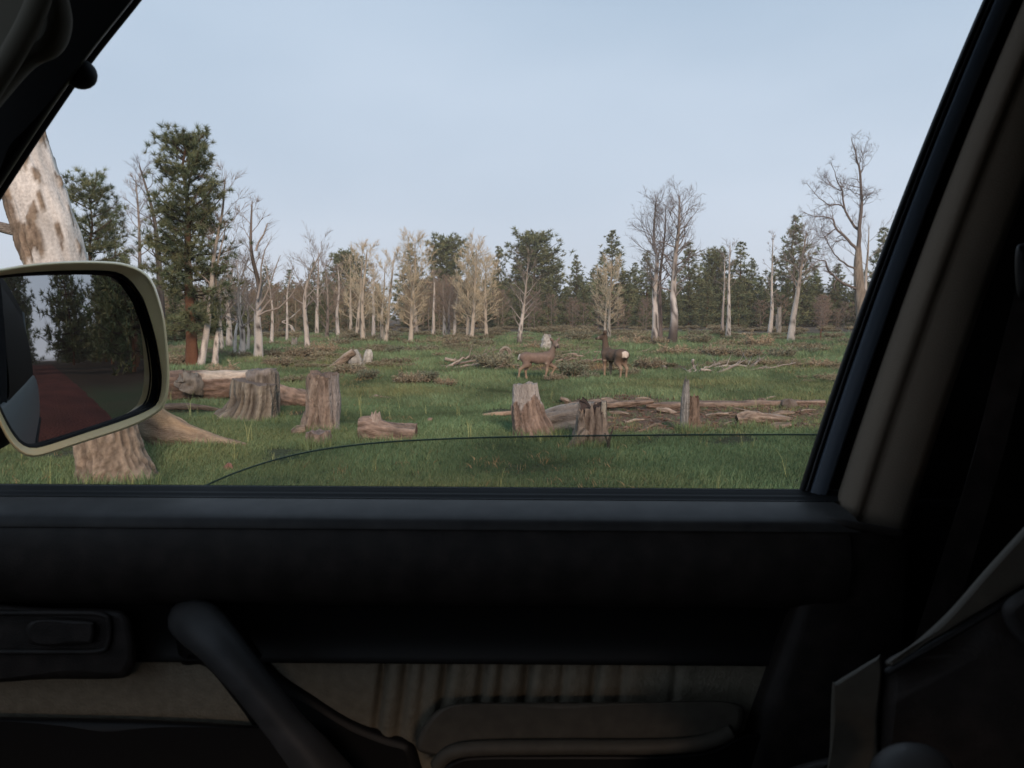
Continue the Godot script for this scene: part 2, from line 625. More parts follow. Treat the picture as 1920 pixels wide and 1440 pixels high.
# o: h, r (reach of the lowest boughs), t0 (foot of the crown), whorls, boughs, clumps, blades, clump (size), width, shape ("spire" or "round"), green, trunk_r
func conifer(trunk: B, crown: B, o: Dictionary) -> void:
	var h: float = o.h
	var pts := PackedVector3Array()
	var rads := PackedFloat32Array()
	var cols := PackedColorArray()
	for k in 9:
		var t := k / 8.0
		pts.append(Vector3(rng.randfn(0, 0.006) * h, h * t * 0.97 - 0.1, rng.randfn(0, 0.006) * h) if k else Vector3(0, -0.1, 0))
		rads.append(o.trunk_r * (1.0 - 0.9 * t) * (1.25 if k == 0 else 1.0))
		cols.append(Color(0.24, 0.115, 0.07).lerp(Color(0.13, 0.09, 0.065), t))
	trunk.tube(pts, rads, 8, cols)
	var az := rng.randf() * TAU
	var whorls: int = o.whorls
	for k in whorls:
		var t := (k + rng.randf_range(0.1, 0.9)) / whorls
		var y: float = h * lerpf(o.t0, 0.985 if o.shape == "spire" else 0.95, t)
		var prof := 0.0
		if o.shape == "spire":
			prof = pow(1.0 - t, o.get("taper", 0.7)) * rng.randf_range(0.82, 1.08) + 0.045
		else:
			var mid: float = o.get("mid", 0.55)
			prof = sqrt(maxf(0.0, 1.0 - pow(absf(t - mid) / (1.03 - mid if t > mid else mid + 0.2), 2.4))) * 0.95 + 0.06
		var boughs: int = maxi(2, int(o.boughs * (0.5 + 0.5 * prof) + rng.randf()))
		for j in boughs:
			az += TAU / boughs + rng.randf_range(-0.5, 0.5)
			if rng.randf() < o.get("gaps", 0.12):
				continue
			var lobe := fine.get_noise_3d(cos(az) * 2.2 + h, t * 7.0, sin(az) * 2.2)
			if o.shape == "round" and lobe < -0.3:
				continue
			var reach: float = o.r * prof * rng.randf_range(0.6, 1.12) * clampf(1.0 + (0.9 if o.shape == "round" else 0.35) * lobe, 0.5, 1.4)
			var rise := lerpf(-0.12, 0.75, t) + rng.randfn(0, 0.12)
			var d := Vector3(cos(az), rise, sin(az)).normalized()
			var a := Vector3(0, y, 0)
			var m := a + d * reach * 0.55
			var e := m + (d + Vector3.UP * 0.35).normalized() * reach * 0.45
			trunk.tube(PackedVector3Array([a, m, e]), PackedFloat32Array([maxf(0.018 * h * 0.1 + reach * 0.012, 0.012), reach * 0.012 + 0.006, 0.006]), 3, PackedColorArray([Color(0.13, 0.1, 0.08)]))
			var clumps: int = maxi(2, int(o.clumps * clampf(reach / o.r, 0.3, 1.0) + 0.5))
			var tone := rng.randf_range(0.65, 1.3)
			for q in clumps:
				var f := 0.3 + 0.72 * (q + rng.randf()) / clumps
				var p := a.lerp(m, f / 0.55) if f < 0.55 else m.lerp(e, (f - 0.55) / 0.45)
				p += Vector3(rng.randfn(0, 1), rng.randfn(0, 0.7), rng.randfn(0, 1)) * o.clump * 0.45 * ((1.0 - 0.5 * t) if o.shape == "spire" else 1.0)
				var g: Color = o.green
				g = g.lerp(o.get("green2", g), rng.randf())
				needle_clump(crown, p, (d + Vector3.UP * 0.4).normalized(), o.clump * (lerpf(1.08, 0.5, t * t) if o.shape == "spire" else 1.0) * rng.randf_range(0.7, 1.2), o.blades, o.width, g * tone)


func pine_thing(label: String, foot: Vector3, o: Dictionary, group := "") -> Node3D:
	var t := thing("pine_tree", label, "tree", foot, group)
	var tr := B.new()
	var cr := B.new()
	conifer(tr, cr, o)
	put("trunk", tr.mesh(M.bark), t)
	put("crown", cr.mesh(M.needles), t)
	return t


func bush_mesh(seed_: int, twig: Color, leaf: Color, leaves: int, wide: float) -> ArrayMesh:
	var keep := rng.state
	rng.seed = seed_
	var b := B.new()
	for k in 85:
		var a := rng.randf() * TAU
		var d := Vector3(cos(a) * rng.randf_range(0.2, 1.0) * wide, rng.randf_range(0.45, 1.0), sin(a) * rng.randf_range(0.2, 1.0) * wide).normalized()
		var e := d * rng.randf_range(0.35, 0.62)
		var start := Vector3(cos(a), 0, sin(a)) * 0.07 * rng.randf()
		b.cone(start, start + e, 0.012, twig)
		for j in 5:
			var p := start + e * rng.randf_range(0.4, 1.0)
			var f := (d + Vector3(rng.randfn(0, 0.6), rng.randfn(0, 0.5), rng.randfn(0, 0.6))).normalized()
			var tip := p + f * rng.randf_range(0.08, 0.22)
			b.cone(p, tip, 0.009, twig * rng.randf_range(0.7, 1.2))
			for q in leaves:
				var l := (f + Vector3(rng.randfn(0, 0.7), rng.randfn(0, 0.7), rng.randfn(0, 0.7))).normalized()
				var o := p.lerp(tip, rng.randf())
				b.blade(o, o + l * rng.randf_range(0.06, 0.13), l.cross(Vector3(rng.randfn(0, 1), rng.randfn(0, 1), 0.3)).normalized() * 0.016, leaf * rng.randf_range(0.7, 1.3))
	rng.state = keep
	return b.mesh(M.twig)


# ---------- deer ----------
# bones: [joint a, radius a, joint b, radius b]
func body(bones: Array, paint: Callable) -> B:
	var cell := 0.0145
	var k := 46.0
	var lo := Vector3.INF
	var hi := -Vector3.INF
	for q in bones:
		for e in [[q[0], q[1]], [q[2], q[3]]]:
			lo = lo.min(e[0] - Vector3.ONE * (e[1] + 0.05))
			hi = hi.max(e[0] + Vector3.ONE * (e[1] + 0.05))
	var n := Vector3i((hi - lo) / cell) + Vector3i(2, 2, 2)
	var field := PackedFloat32Array()
	field.resize(n.x * n.y * n.z)
	for q in bones:
		var a: Vector3 = q[0]
		var b: Vector3 = q[2]
		var ra: float = q[1]
		var rb: float = q[3]
		var far := maxf(ra, rb) + 0.07
		var l0 := Vector3i(((a.min(b) - Vector3.ONE * far) - lo) / cell).max(Vector3i.ZERO)
		var l1 := (Vector3i(((a.max(b) + Vector3.ONE * far) - lo) / cell) + Vector3i.ONE).min(n - Vector3i.ONE)
		var ab := b - a
		var len2 := maxf(ab.length_squared(), 1e-9)
		for z in range(l0.z, l1.z + 1):
			for y in range(l0.y, l1.y + 1):
				var row := (z * n.y + y) * n.x
				for x in range(l0.x, l1.x + 1):
					var p := lo + Vector3(x, y, z) * cell - a
					var t := clampf(p.dot(ab) / len2, 0.0, 1.0)
					var d := (p - ab * t).length() - lerpf(ra, rb, t)
					if d < 0.075:
						field[row + x] += exp(-k * d)
	var out := B.new()
	var at := {}
	var sy := n.x
	var sz := n.x * n.y
	var corner := [0, 1, sy, sy + 1, sz, sz + 1, sz + sy, sz + sy + 1]
	for z in n.z - 1:
		for y in n.y - 1:
			for x in n.x - 1:
				var i := (z * n.y + y) * n.x + x
				var inside := 0
				for q in corner:
					if field[i + q] > 1.0:
						inside += 1
				if inside == 0 or inside == 8:
					continue
				var sum := Vector3.ZERO
				var hits := 0
				for e in 8:
					for ax in 3:
						var f := e | (1 << ax)
						if f == e:
							continue
						var va := field[i + corner[e]]
						var vb := field[i + corner[f]]
						if (va > 1.0) == (vb > 1.0):
							continue
						var da := -log(maxf(va, 0.02)) / k
						var db := -log(maxf(vb, 0.02)) / k
						var t := da / (da - db)
						var pa := Vector3(e & 1, (e >> 1) & 1, (e >> 2) & 1)
						pa[ax] += t
						sum += pa
						hits += 1
				var p := lo + (Vector3(x, y, z) + sum / hits) * cell
				at[i] = out.vert(p, paint.call(p))
	for i in at:
		for ax in 3:
			var step: int = [1, sy, sz][ax]
			var s1: int = [sy, sz, 1][ax]
			var s2: int = [sz, 1, sy][ax]
			var a := field[i] > 1.0
			if a == (field[i + step] > 1.0) or not (at.has(i - s1) and at.has(i - s2) and at.has(i - s1 - s2)):
				continue
			if a:
				out.quad(at[i], at[i - s2], at[i - s1 - s2], at[i - s1])
			else:
				out.quad(at[i], at[i - s1], at[i - s1 - s2], at[i - s2])
	return out


func deer_bones(pose: Dictionary) -> Array:
	var V := func(x: float, y: float, z: float) -> Vector3: return Vector3(x, y, z)
	var s := []
	s.append([V.call(0.27, 0.655, 0), 0.158, V.call(0.0, 0.64, 0), 0.152])
	s.append([V.call(0.0, 0.645, 0), 0.15, V.call(-0.32, 0.675, 0), 0.138])
	for e in [-0.05, 0.05]:
		s.append([V.call(-0.34, 0.69, e * 0.8), 0.12, V.call(-0.46, 0.675, e), 0.088])
	s.append([V.call(0.2, 0.72, 0), 0.1, V.call(0.36, 0.7, 0), 0.11])
	var n0: Vector3 = V.call(0.36, 0.74, 0)
	var n1: Vector3 = pose.neck
	s.append([n0, 0.105, n1, 0.058])
	var f: Vector3 = pose.face.normalized()
	var side := f.cross(Vector3.UP).normalized()
	var up := side.cross(f).normalized()
	s.append([n1 + up * 0.02, 0.066, n1 + f * 0.1, 0.055])
	s.append([n1 + f * 0.1, 0.05, n1 + f * 0.24 - up * 0.02, 0.03])
	for e in [-1.0, 1.0]:
		var root: Vector3 = n1 + up * 0.06 - f * 0.01 + side * 0.045 * e
		var tip: Vector3 = root + up * 0.11 + side * 0.12 * e - f * 0.02
		s.append([root, 0.022, root.lerp(tip, 0.55), 0.033])
		s.append([root.lerp(tip, 0.55), 0.033, tip, 0.012])
	for leg in pose.legs:
		var rads: Array = [0.088, 0.055, 0.031, 0.021, 0.024] if leg[0] == "fore" else [0.118, 0.08, 0.034, 0.023, 0.024]
		for k in range(1, leg.size() - 1):
			s.append([leg[k], rads[k - 1], leg[k + 1], rads[k]])
	s.append([V.call(-0.52, 0.735, 0), 0.024, V.call(-0.585, 0.56, 0), 0.02])
	return s


func deer(label: String, called: String, at: Vector3, yaw: float, size: float, pose: Dictionary, coat: Color, neck_coat: Color) -> void:
	var o := thing(called, label, "deer", at)
	o.rotation.y = yaw
	o.scale = Vector3.ONE * size
	var tint := FastNoiseLite.new()
	tint.frequency = 9.0
	var muzzle: Vector3 = pose.neck + pose.face.normalized() * 0.22
	var paint := func(p: Vector3) -> Color:
		var c := coat * (0.9 + 0.25 * tint.get_noise_3dv(p))
		c = c.lerp(coat * 0.72, smoothstep(0.72, 0.82, p.y) * (1.0 - smoothstep(0.3, 0.4, p.x)))
		c = c.lerp(neck_coat, smoothstep(0.3, 0.42, p.x) * smoothstep(0.62, 0.75, p.y))
		c = c.lerp(Color(0.34, 0.25, 0.18), 1.0 - smoothstep(0.3, 0.52, p.y))
		c = c.lerp(Color(0.4, 0.32, 0.25), (1.0 - smoothstep(0.5, 0.545, p.y)) * smoothstep(0.48, 0.5, p.y) * float(absf(p.x) < 0.25))
		var rump := (1.0 - smoothstep(-0.535, -0.505, p.x)) * smoothstep(0.585, 0.62, p.y) * (1.0 - smoothstep(0.085, 0.11, absf(p.z)))
		c = c.lerp(Color(0.66, 0.57, 0.49), rump)
		if p.x < -0.545 and p.y < 0.6 and absf(p.z) < 0.03:
			c = Color(0.05, 0.035, 0.03)
		if p.distance_to(muzzle) < 0.05:
			c = c.lerp(Color(0.06, 0.05, 0.045), 0.8)
		elif p.distance_to(muzzle) < 0.1:
			c = c.lerp(Color(0.36, 0.29, 0.24), 0.6)
		if p.y < 0.045:
			c = Color(0.05, 0.045, 0.04)
		c.a = 1.0
		return c
	put("body", body(deer_bones(pose), paint).mesh(M.fur), o)
	var f: Vector3 = pose.face.normalized()
	var side := f.cross(Vector3.UP).normalized()
	var up := side.cross(f).normalized()
	for e in [-1.0, 1.0]:
		var eye := B.new()
		eye.ball(pose.neck + f * 0.09 + up * 0.035 + side * 0.05 * e, Vector3.ONE * 0.013, Color(0.015, 0.012, 0.01), Basis.IDENTITY, 10)
		put("eye", eye.mesh(M.fur), o)


# ---------- the scene ----------
func _ready() -> void:
	rng.seed = 20417
	relief.frequency = 0.06
	relief.seed = 4
	fine.frequency = 0.45
	fine.fractal_octaves = 3
	fine.seed = 8
	patchy.frequency = 0.11
	patchy.fractal_octaves = 4
	patchy.seed = 12

	var cam := Camera3D.new()
	cam.name = "camera"
	cam.position = EYE
	cam.rotation.x = -pitch
	cam.near = 0.03
	cam.far = 900.0
	var lens := CameraAttributesPhysical.new()
	lens.frustum_focal_length = 12.0 / tan(atan(720.0 / FPX))
	lens.frustum_near = 0.03
	lens.frustum_far = 900.0
	lens.frustum_focus_distance = 2.4
	lens.exposure_aperture = 14.0
	cam.attributes = lens
	cam.fov = rad_to_deg(2.0 * atan(720.0 / FPX))
	add_child(cam)
	cam.make_current()

	var env := Environment.new()
	env.background_mode = Environment.BG_SKY
	var air := ProceduralSkyMaterial.new()
	air.sky_top_color = Color(0.585, 0.67, 0.755)
	air.sky_horizon_color = Color(0.775, 0.81, 0.86)
	air.sky_curve = 0.16
	air.ground_horizon_color = Color(0.4, 0.4, 0.38)
	air.ground_bottom_color = Color(0.16, 0.15, 0.13)
	air.sun_angle_max = 75.0
	air.sun_curve = 0.12
	air.energy_multiplier = 0.9
	var veil := Image.create(512, 256, false, Image.FORMAT_RGBA8)
	var drift := FastNoiseLite.new()
	drift.frequency = 0.9
	drift.fractal_octaves = 5
	drift.seed = 6
	for v in 256:
		for u in 512:
			var up := (0.5 - (v + 0.5) / 256.0) * PI
			var round_ := (u + 0.5) / 512.0 * TAU
			var q := Vector3(cos(up) * cos(round_) * 1.2, sin(up) * 4.0, cos(up) * sin(round_) * 1.2)
			veil.set_pixel(u, v, Color(1.0, 0.97, 0.95, clampf(0.035 + drift.get_noise_3dv(q) * 0.08, 0.0, 0.12)))
	air.sky_cover = ImageTexture.create_from_image(veil)
	var sky := Sky.new()
	sky.sky_material = air
	env.sky = sky
	env.tonemap_mode = Environment.TONE_MAPPER_LINEAR
	env.tonemap_exposure = 1.44
	env.fog_enabled = true
	env.fog_density = 0.0005
	env.fog_light_color = Color(0.82, 0.8, 0.77)
	env.sdfgi_enabled = true
	env.ssao_enabled = true
	env.ssil_enabled = true
	var we := WorldEnvironment.new()
	we.name = "world_environment"
	we.environment = env
	add_child(we)

	var sun := DirectionalLight3D.new()
	sun.name = "sun"
	sun.light_energy = 0.58
	sun.light_color = Color(1.0, 0.875, 0.775)
	sun.light_angular_distance = 14.0
	sun.shadow_enabled = true
	sun.sky_mode = DirectionalLight3D.SKY_MODE_LIGHT_ONLY
	sun.rotation = Vector3(deg_to_rad(-24.0), deg_to_rad(12.0), 0.0)
	add_child(sun)

	make_materials()
	build_ground()
	build_wood()
	build_aspens()
	build_near_wood()
	build_scrub()
	build_deer()
	build_grass()
	build_car()


func ground_color(x: float, z: float) -> Color:
	var n := patchy.get_noise_2d(x, z)
	var n2 := fine.get_noise_2d(x * 0.7 + 40.0, z * 0.7)
	var d := -z
	var c := Color(0.085, 0.115, 0.06)
	c = c.lerp(Color(0.13, 0.12, 0.075), clampf(0.5 + n2 * 1.2, 0.0, 1.0) * 0.7)
	# farther off the turf gives way to brown, grazed scrub
	var scrub := smoothstep(-0.22, 0.2, n + clampf((d - 44.0) / 80.0, -0.4, 0.4))
	c = c.lerp(Color(0.22, 0.195, 0.14), scrub * smoothstep(15.0, 30.0, d))
	c = c.lerp(Color(0.2, 0.165, 0.13), smoothstep(70.0, 120.0, d))
	c = c.lerp(Color(0.27, 0.175, 0.125), bare_soil(x, z))
	# needle litter under the pines back along the road
	c = c.lerp(Color(0.075, 0.055, 0.04), smoothstep(0.0, 8.0, x - 9.0 - 0.75 * absf(z)))
	return c


# the worn brown strips between the stumps on the right
func bare_soil(x: float, z: float) -> float:
	var n := patchy.get_noise_2d(x * 3.0, z * 4.0) * 0.8 + fine.get_noise_2d(x, z) * 0.35
	var a := 1.0 - Vector2((x - 3.3) / 3.7, (z + 14.4) / 2.8).length()
	var b := 1.0 - Vector2((x - 2.6) / 2.6, (z + 12.4) / 1.2).length()
	var e := 1.0 - Vector2((x - 2.0) / 9.0, (z + 27.0) / 2.6).length()
	return smoothstep(0.0, 0.3, maxf(maxf(a, b), e * 0.75) + n * 0.42)


func build_ground() -> void:
	var b := B.new()
	var nx := 190
	var nz := 230
	var side := PackedFloat32Array()
	for k in nx + 1:
		var u := 2.0 * k / nx - 1.0
		side.append(sinh(u * 5.6) / sinh(5.6) * 520.0)
	var deep := PackedFloat32Array()
	for k in nz + 1:
		var u := float(k) / nz
		deep.append(60.0 - u * 75.0 if u < 0.12 else 51.0 - (u - 0.12) / 0.78 * 96.0 if u < 0.9 else -45.0 - pow((u - 0.9) / 0.1, 2.0) * 600.0 - (u - 0.9) * 60.0)
	for k in nz + 1:
		for j in nx + 1:
			var x := side[j]
			var z := deep[k]
			var h := lie(x, z)
			b.vert(Vector3(x, h, z), ground_color(x, z))
	for k in nz:
		for j in nx:
			var i := k * (nx + 1) + j
			b.quad(i, i + nx + 1, i + nx + 2, i + 1)
	tag(put("ground", b.mesh(M.soil)), "grassy meadow floor that runs from the road back to the wood", "", "", "structure")
	# the dirt road that the car stands on, seen only in the door mirror
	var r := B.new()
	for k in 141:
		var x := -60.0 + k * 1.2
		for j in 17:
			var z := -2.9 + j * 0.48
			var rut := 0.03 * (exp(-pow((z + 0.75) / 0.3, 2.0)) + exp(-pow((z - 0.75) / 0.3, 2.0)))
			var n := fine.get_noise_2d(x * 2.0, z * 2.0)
			var c := Color(0.2, 0.07, 0.055).lerp(Color(0.11, 0.045, 0.038), clampf(0.5 + n, 0.0, 1.0))  # red glow of the brake lights put into the road colour
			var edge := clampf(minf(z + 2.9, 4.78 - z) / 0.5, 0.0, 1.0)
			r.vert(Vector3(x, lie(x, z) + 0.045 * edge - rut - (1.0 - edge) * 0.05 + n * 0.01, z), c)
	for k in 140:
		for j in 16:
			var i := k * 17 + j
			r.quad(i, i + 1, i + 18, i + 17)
	tag(put("road", r.mesh(M.soil)), "dirt road under the car, brake-light red painted into its colour", "", "", "structure")


# ---------- the wood at the back ----------
func far_pine(h: float, shape: String, seed_: int) -> Array:
	rng.seed = seed_
	var tr := B.new()
	var cr := B.new()
	var o := {"h": h, "r": h * (0.31 if shape == "spire" else 0.23), "t0": 0.07 if shape == "spire" else 0.22, "whorls": 26, "boughs": 10, "clumps": 7, "blades": 14, "clump": h * 0.05, "width": h * 0.004,
		"shape": shape, "taper": 1.0 if seed_ % 2 == 0 else 0.86, "green": Color(0.135, 0.175, 0.095), "green2": Color(0.215, 0.22, 0.115), "trunk_r": h * 0.014}
	conifer(tr, cr, o)
	return [tr.mesh(M.bark), cr.mesh(M.needles)]


func build_wood() -> void:
	var forms := []
	for k in 6:
		forms.append(far_pine(10.0, "spire" if k < 4 else "round", 300 + k))
	rng.seed = 77
	# [px, py of the foot, py of the top, form, stretch sideways, label]
	var list := [
		[590, 612, 492, 1, 1.0, "low blunt conifer behind the leaning pale bough on the left"],
		[655, 612, 474, 4, 1.1, "ragged open pine left of the three slim white aspens"],
		[612, 610, 505, 0, 1.2, "squat olive conifer half hidden by bare brown saplings on the left"],
		[770, 612, 456, 3, 1.0, "tall conifer veiled by the largest ochre aspen crown"],
		[838, 612, 446, 4, 0.95, "dark dense-topped pine between the two ochre aspens"],
		[812, 610, 500, 1, 1.1, "short dark conifer at the foot of the dense-topped pine"],
		[888, 611, 472, 2, 0.8, "slim conifer directly behind the second ochre aspen"],
		[935, 611, 462, 1, 0.85, "narrow grey-green spire right of the second ochre aspen"],
		[972, 610, 478, 0, 1.0, "rounded mid-green conifer left of the open-topped pine"],
		[1002, 611, 436, 5, 1.1, "open-topped round pine above the white spreading aspen"],
		[1042, 610, 490, 2, 1.0, "small green conifer right of the open-topped pine"],
		[1080, 611, 478, 3, 0.9, "small pointed conifer midway between open pine and broad pine"],
		[1146, 612, 432, 0, 1.25, "broad dense conifer behind the slim ochre aspen pair"],
		[1112, 610, 505, 1, 1.1, "low conifer under the left flank of the broad conifer"],
		[1190, 611, 492, 2, 1.0, "low conifer left of the tall paired dead aspens"],
		[1212, 611, 470, 1, 0.95, "dark conifer partly behind the left dead aspen"],
		[1290, 613, 454, 3, 1.1, "dark pointed conifer just right of the paired dead aspens"],
		[1340, 612, 470, 4, 0.85, "leaning thin-topped pine left of the white birch pair"],
		[1322, 611, 508, 0, 1.2, "low wide conifer at the foot of the thin-topped pine"],
		[1386, 613, 453, 2, 1.2, "thick dark conifer behind the clean white aspen"],
		[1408, 612, 484, 1, 0.9, "dark conifer on the right shoulder of the thick conifer"],
		[1442, 611, 515, 0, 1.1, "low dark conifer in the gap left of the tall right-hand conifer"],
		[1485, 614, 404, 3, 1.0, "tallest conifer on the right, behind the leaning white aspen"],
		[1525, 612, 500, 0, 1.2, "shaded conifer under the boughs of the great dead tree"],
		[1568, 613, 495, 1, 1.2, "shaded conifer close behind the trunk of the great dead tree"],
		[1650, 613, 426, 2, 1.0, "conifer peeping past the window pillar at the far right"],
		[1610, 613, 500, 0, 1.1, "squat conifer right behind the foot of the great dead tree"],
		[545, 614, 505, 2, 1.1, "olive conifer showing through brown twigs left of centre"],
		[500, 615, 498, 0, 1.1, "olive conifer behind the thick white aspen with side boughs"],
		[240, 640, 470, 1, 1.0, "olive conifer low behind the mirror, right of the small round pine"],
		[425, 640, 480, 2, 1.1, "dark lower conifer tucked right of the big pine"],
		[330, 650, 540, 0, 1.4, "dark spreading conifer at the foot of the big pine"],
	]
	for q in list:
		var foot := pg(q[0], q[1])
		var top := pz(q[0], q[2], foot.z)
		var h := top.y - foot.y
		var t := thing("conifer", q[5], "tree", foot, "conifers along the back of the meadow")
		var f: Array = forms[q[3]]
		put("trunk", f[0], t)
		put("crown", f[1], t)
		t.rotation.y = rng.randf() * TAU
		t.scale = Vector3(h / 10.0 * q[4] * 1.18, h / 10.0, h / 10.0 * q[4] * 1.18)
	# the mass behind them
	var both := B.new()
	rng.seed = 91
	conifer(both, both, {"h": 10.0, "r": 2.3, "t0": 0.06, "whorls": 19, "boughs": 8, "clumps": 5, "blades": 11, "clump": 0.8, "width": 0.06, "shape": "spire", "green": Color(0.115, 0.15, 0.082), "green2": Color(0.18, 0.185, 0.1), "trunk_r": 0.14})
	var places := []
	for k in 420:
		var x := rng.randf_range(-150.0, 130.0)
		var z := -rng.randf_range(125.0, 215.0)
		if x < -20.0 and rng.randf() < 0.5:
			z = -rng.randf_range(84.0, 130.0)
		var s := rng.randf_range(0.58, 0.92) * (-z / 150.0)
		places.append(Transform3D(Basis(Vector3.UP, rng.randf() * TAU).scaled(Vector3(s * 1.25, s, s * 1.25)), Vector3(x, lie(x, z) - 0.1, z)))
	copies("distant_wood", both.mesh(M.needles), places, [], "unbroken dark conifer wood standing behind the separate trees", "wood")
	places = []
	for k in 210:
		var x := rng.randf_range(95.0, 240.0)
		var z := rng.randf_range(-130.0, 70.0)
		if absf(z) < 7.0:
			continue
		var s := rng.randf_range(0.9, 1.7)
		places.append(Transform3D(Basis(Vector3.UP, rng.randf() * TAU).scaled(Vector3(s * 1.25, s, s * 1.25)), Vector3(x, lie(x, z) - 0.1, z)))
	copies("roadside_wood", both.mesh(M.needles), places, [], "dark wood far back along the road, seen in the door mirror", "wood")
	# bare brown saplings in front of it
	var sap := B.new()
	rng.seed = 52
	bare_tree(sap, sap, PackedVector3Array([Vector3(0, -0.1, 0), Vector3(0.1, 2, 0), Vector3(0, 4, 0.1), Vector3(0.1, 6, 0)]), PackedFloat32Array([0.07, 0.05, 0.03, 0.01]), aspen_style("thicket", 6.0))
	places = []
	var tints := []
	for k in 115:
		var px := rng.randf_range(230.0, 1010.0) if k < 88 else (rng.randf_range(1535.0, 1640.0) if k < 104 else rng.randf_range(1010.0, 1500.0))
		var p := pg(px, rng.randf_range(616.0, 624.0) if px > 560.0 else rng.randf_range(622.0, 640.0))
		var s := rng.randf_range(0.55, 1.0) * (0.85 if k < 88 else 0.6) * -p.z / 85.0
		places.append(Transform3D(Basis(Vector3.UP, rng.randf() * TAU).scaled(Vector3(s * 1.2, s, s * 1.2)), p))
		tints.append(Color(0.7, 0.7, 0.68).lerp(Color(0.95, 0.95, 0.72), rng.randf()) if px < 960.0 else Color(0.72, 0.7, 0.7))
	copies("sapling_thicket", sap.mesh(M.twig), places, tints, "hazy brown thicket of leafless saplings along the wood's edge", "thicket")
	# what the mirror looks back at: tall pines beside the road
	var spots := [[23, 5, 13], [41, -9, 17], [36, 8.5, 17], [52, 6, 19], [66, -19, 21], [19, -6, 13], [27, -8.5, 16], [33, 5, 17], [38, -12, 15], [24, 7, 12], [48, -4.5, 19], [55, 9, 20], [44, -17, 16], [62, -12, 18], [70, 4, 22], [30, -17, 12], [58, -24, 17], [80, -8, 20], [85, -20, 20], [90, 6, 24]]
	var names := ["nearest dark pine by the road, reflected in the door mirror", "second dark pine by the road, reflected in the mirror"]
	for k in spots.size():
		var q: Array = spots[k]
		var t := thing("roadside_pine", names[k] if k < 2 else "dark pine far along the road, seen only in the mirror", "tree", Vector3(q[0] * 1.7, lie(q[0] * 1.7, q[1] * 1.7), q[1] * 1.7), "roadside pines in the mirror")
		var f: Array = forms[[4, 0, 5, 2, 1, 3][k % 6]]
		put("trunk", f[0], t)
		put("crown", f[1], t)
		t.rotation.y = k * 1.7
		t.scale = Vector3(1.25, 1.9, 1.25) * q[2] / 10.0


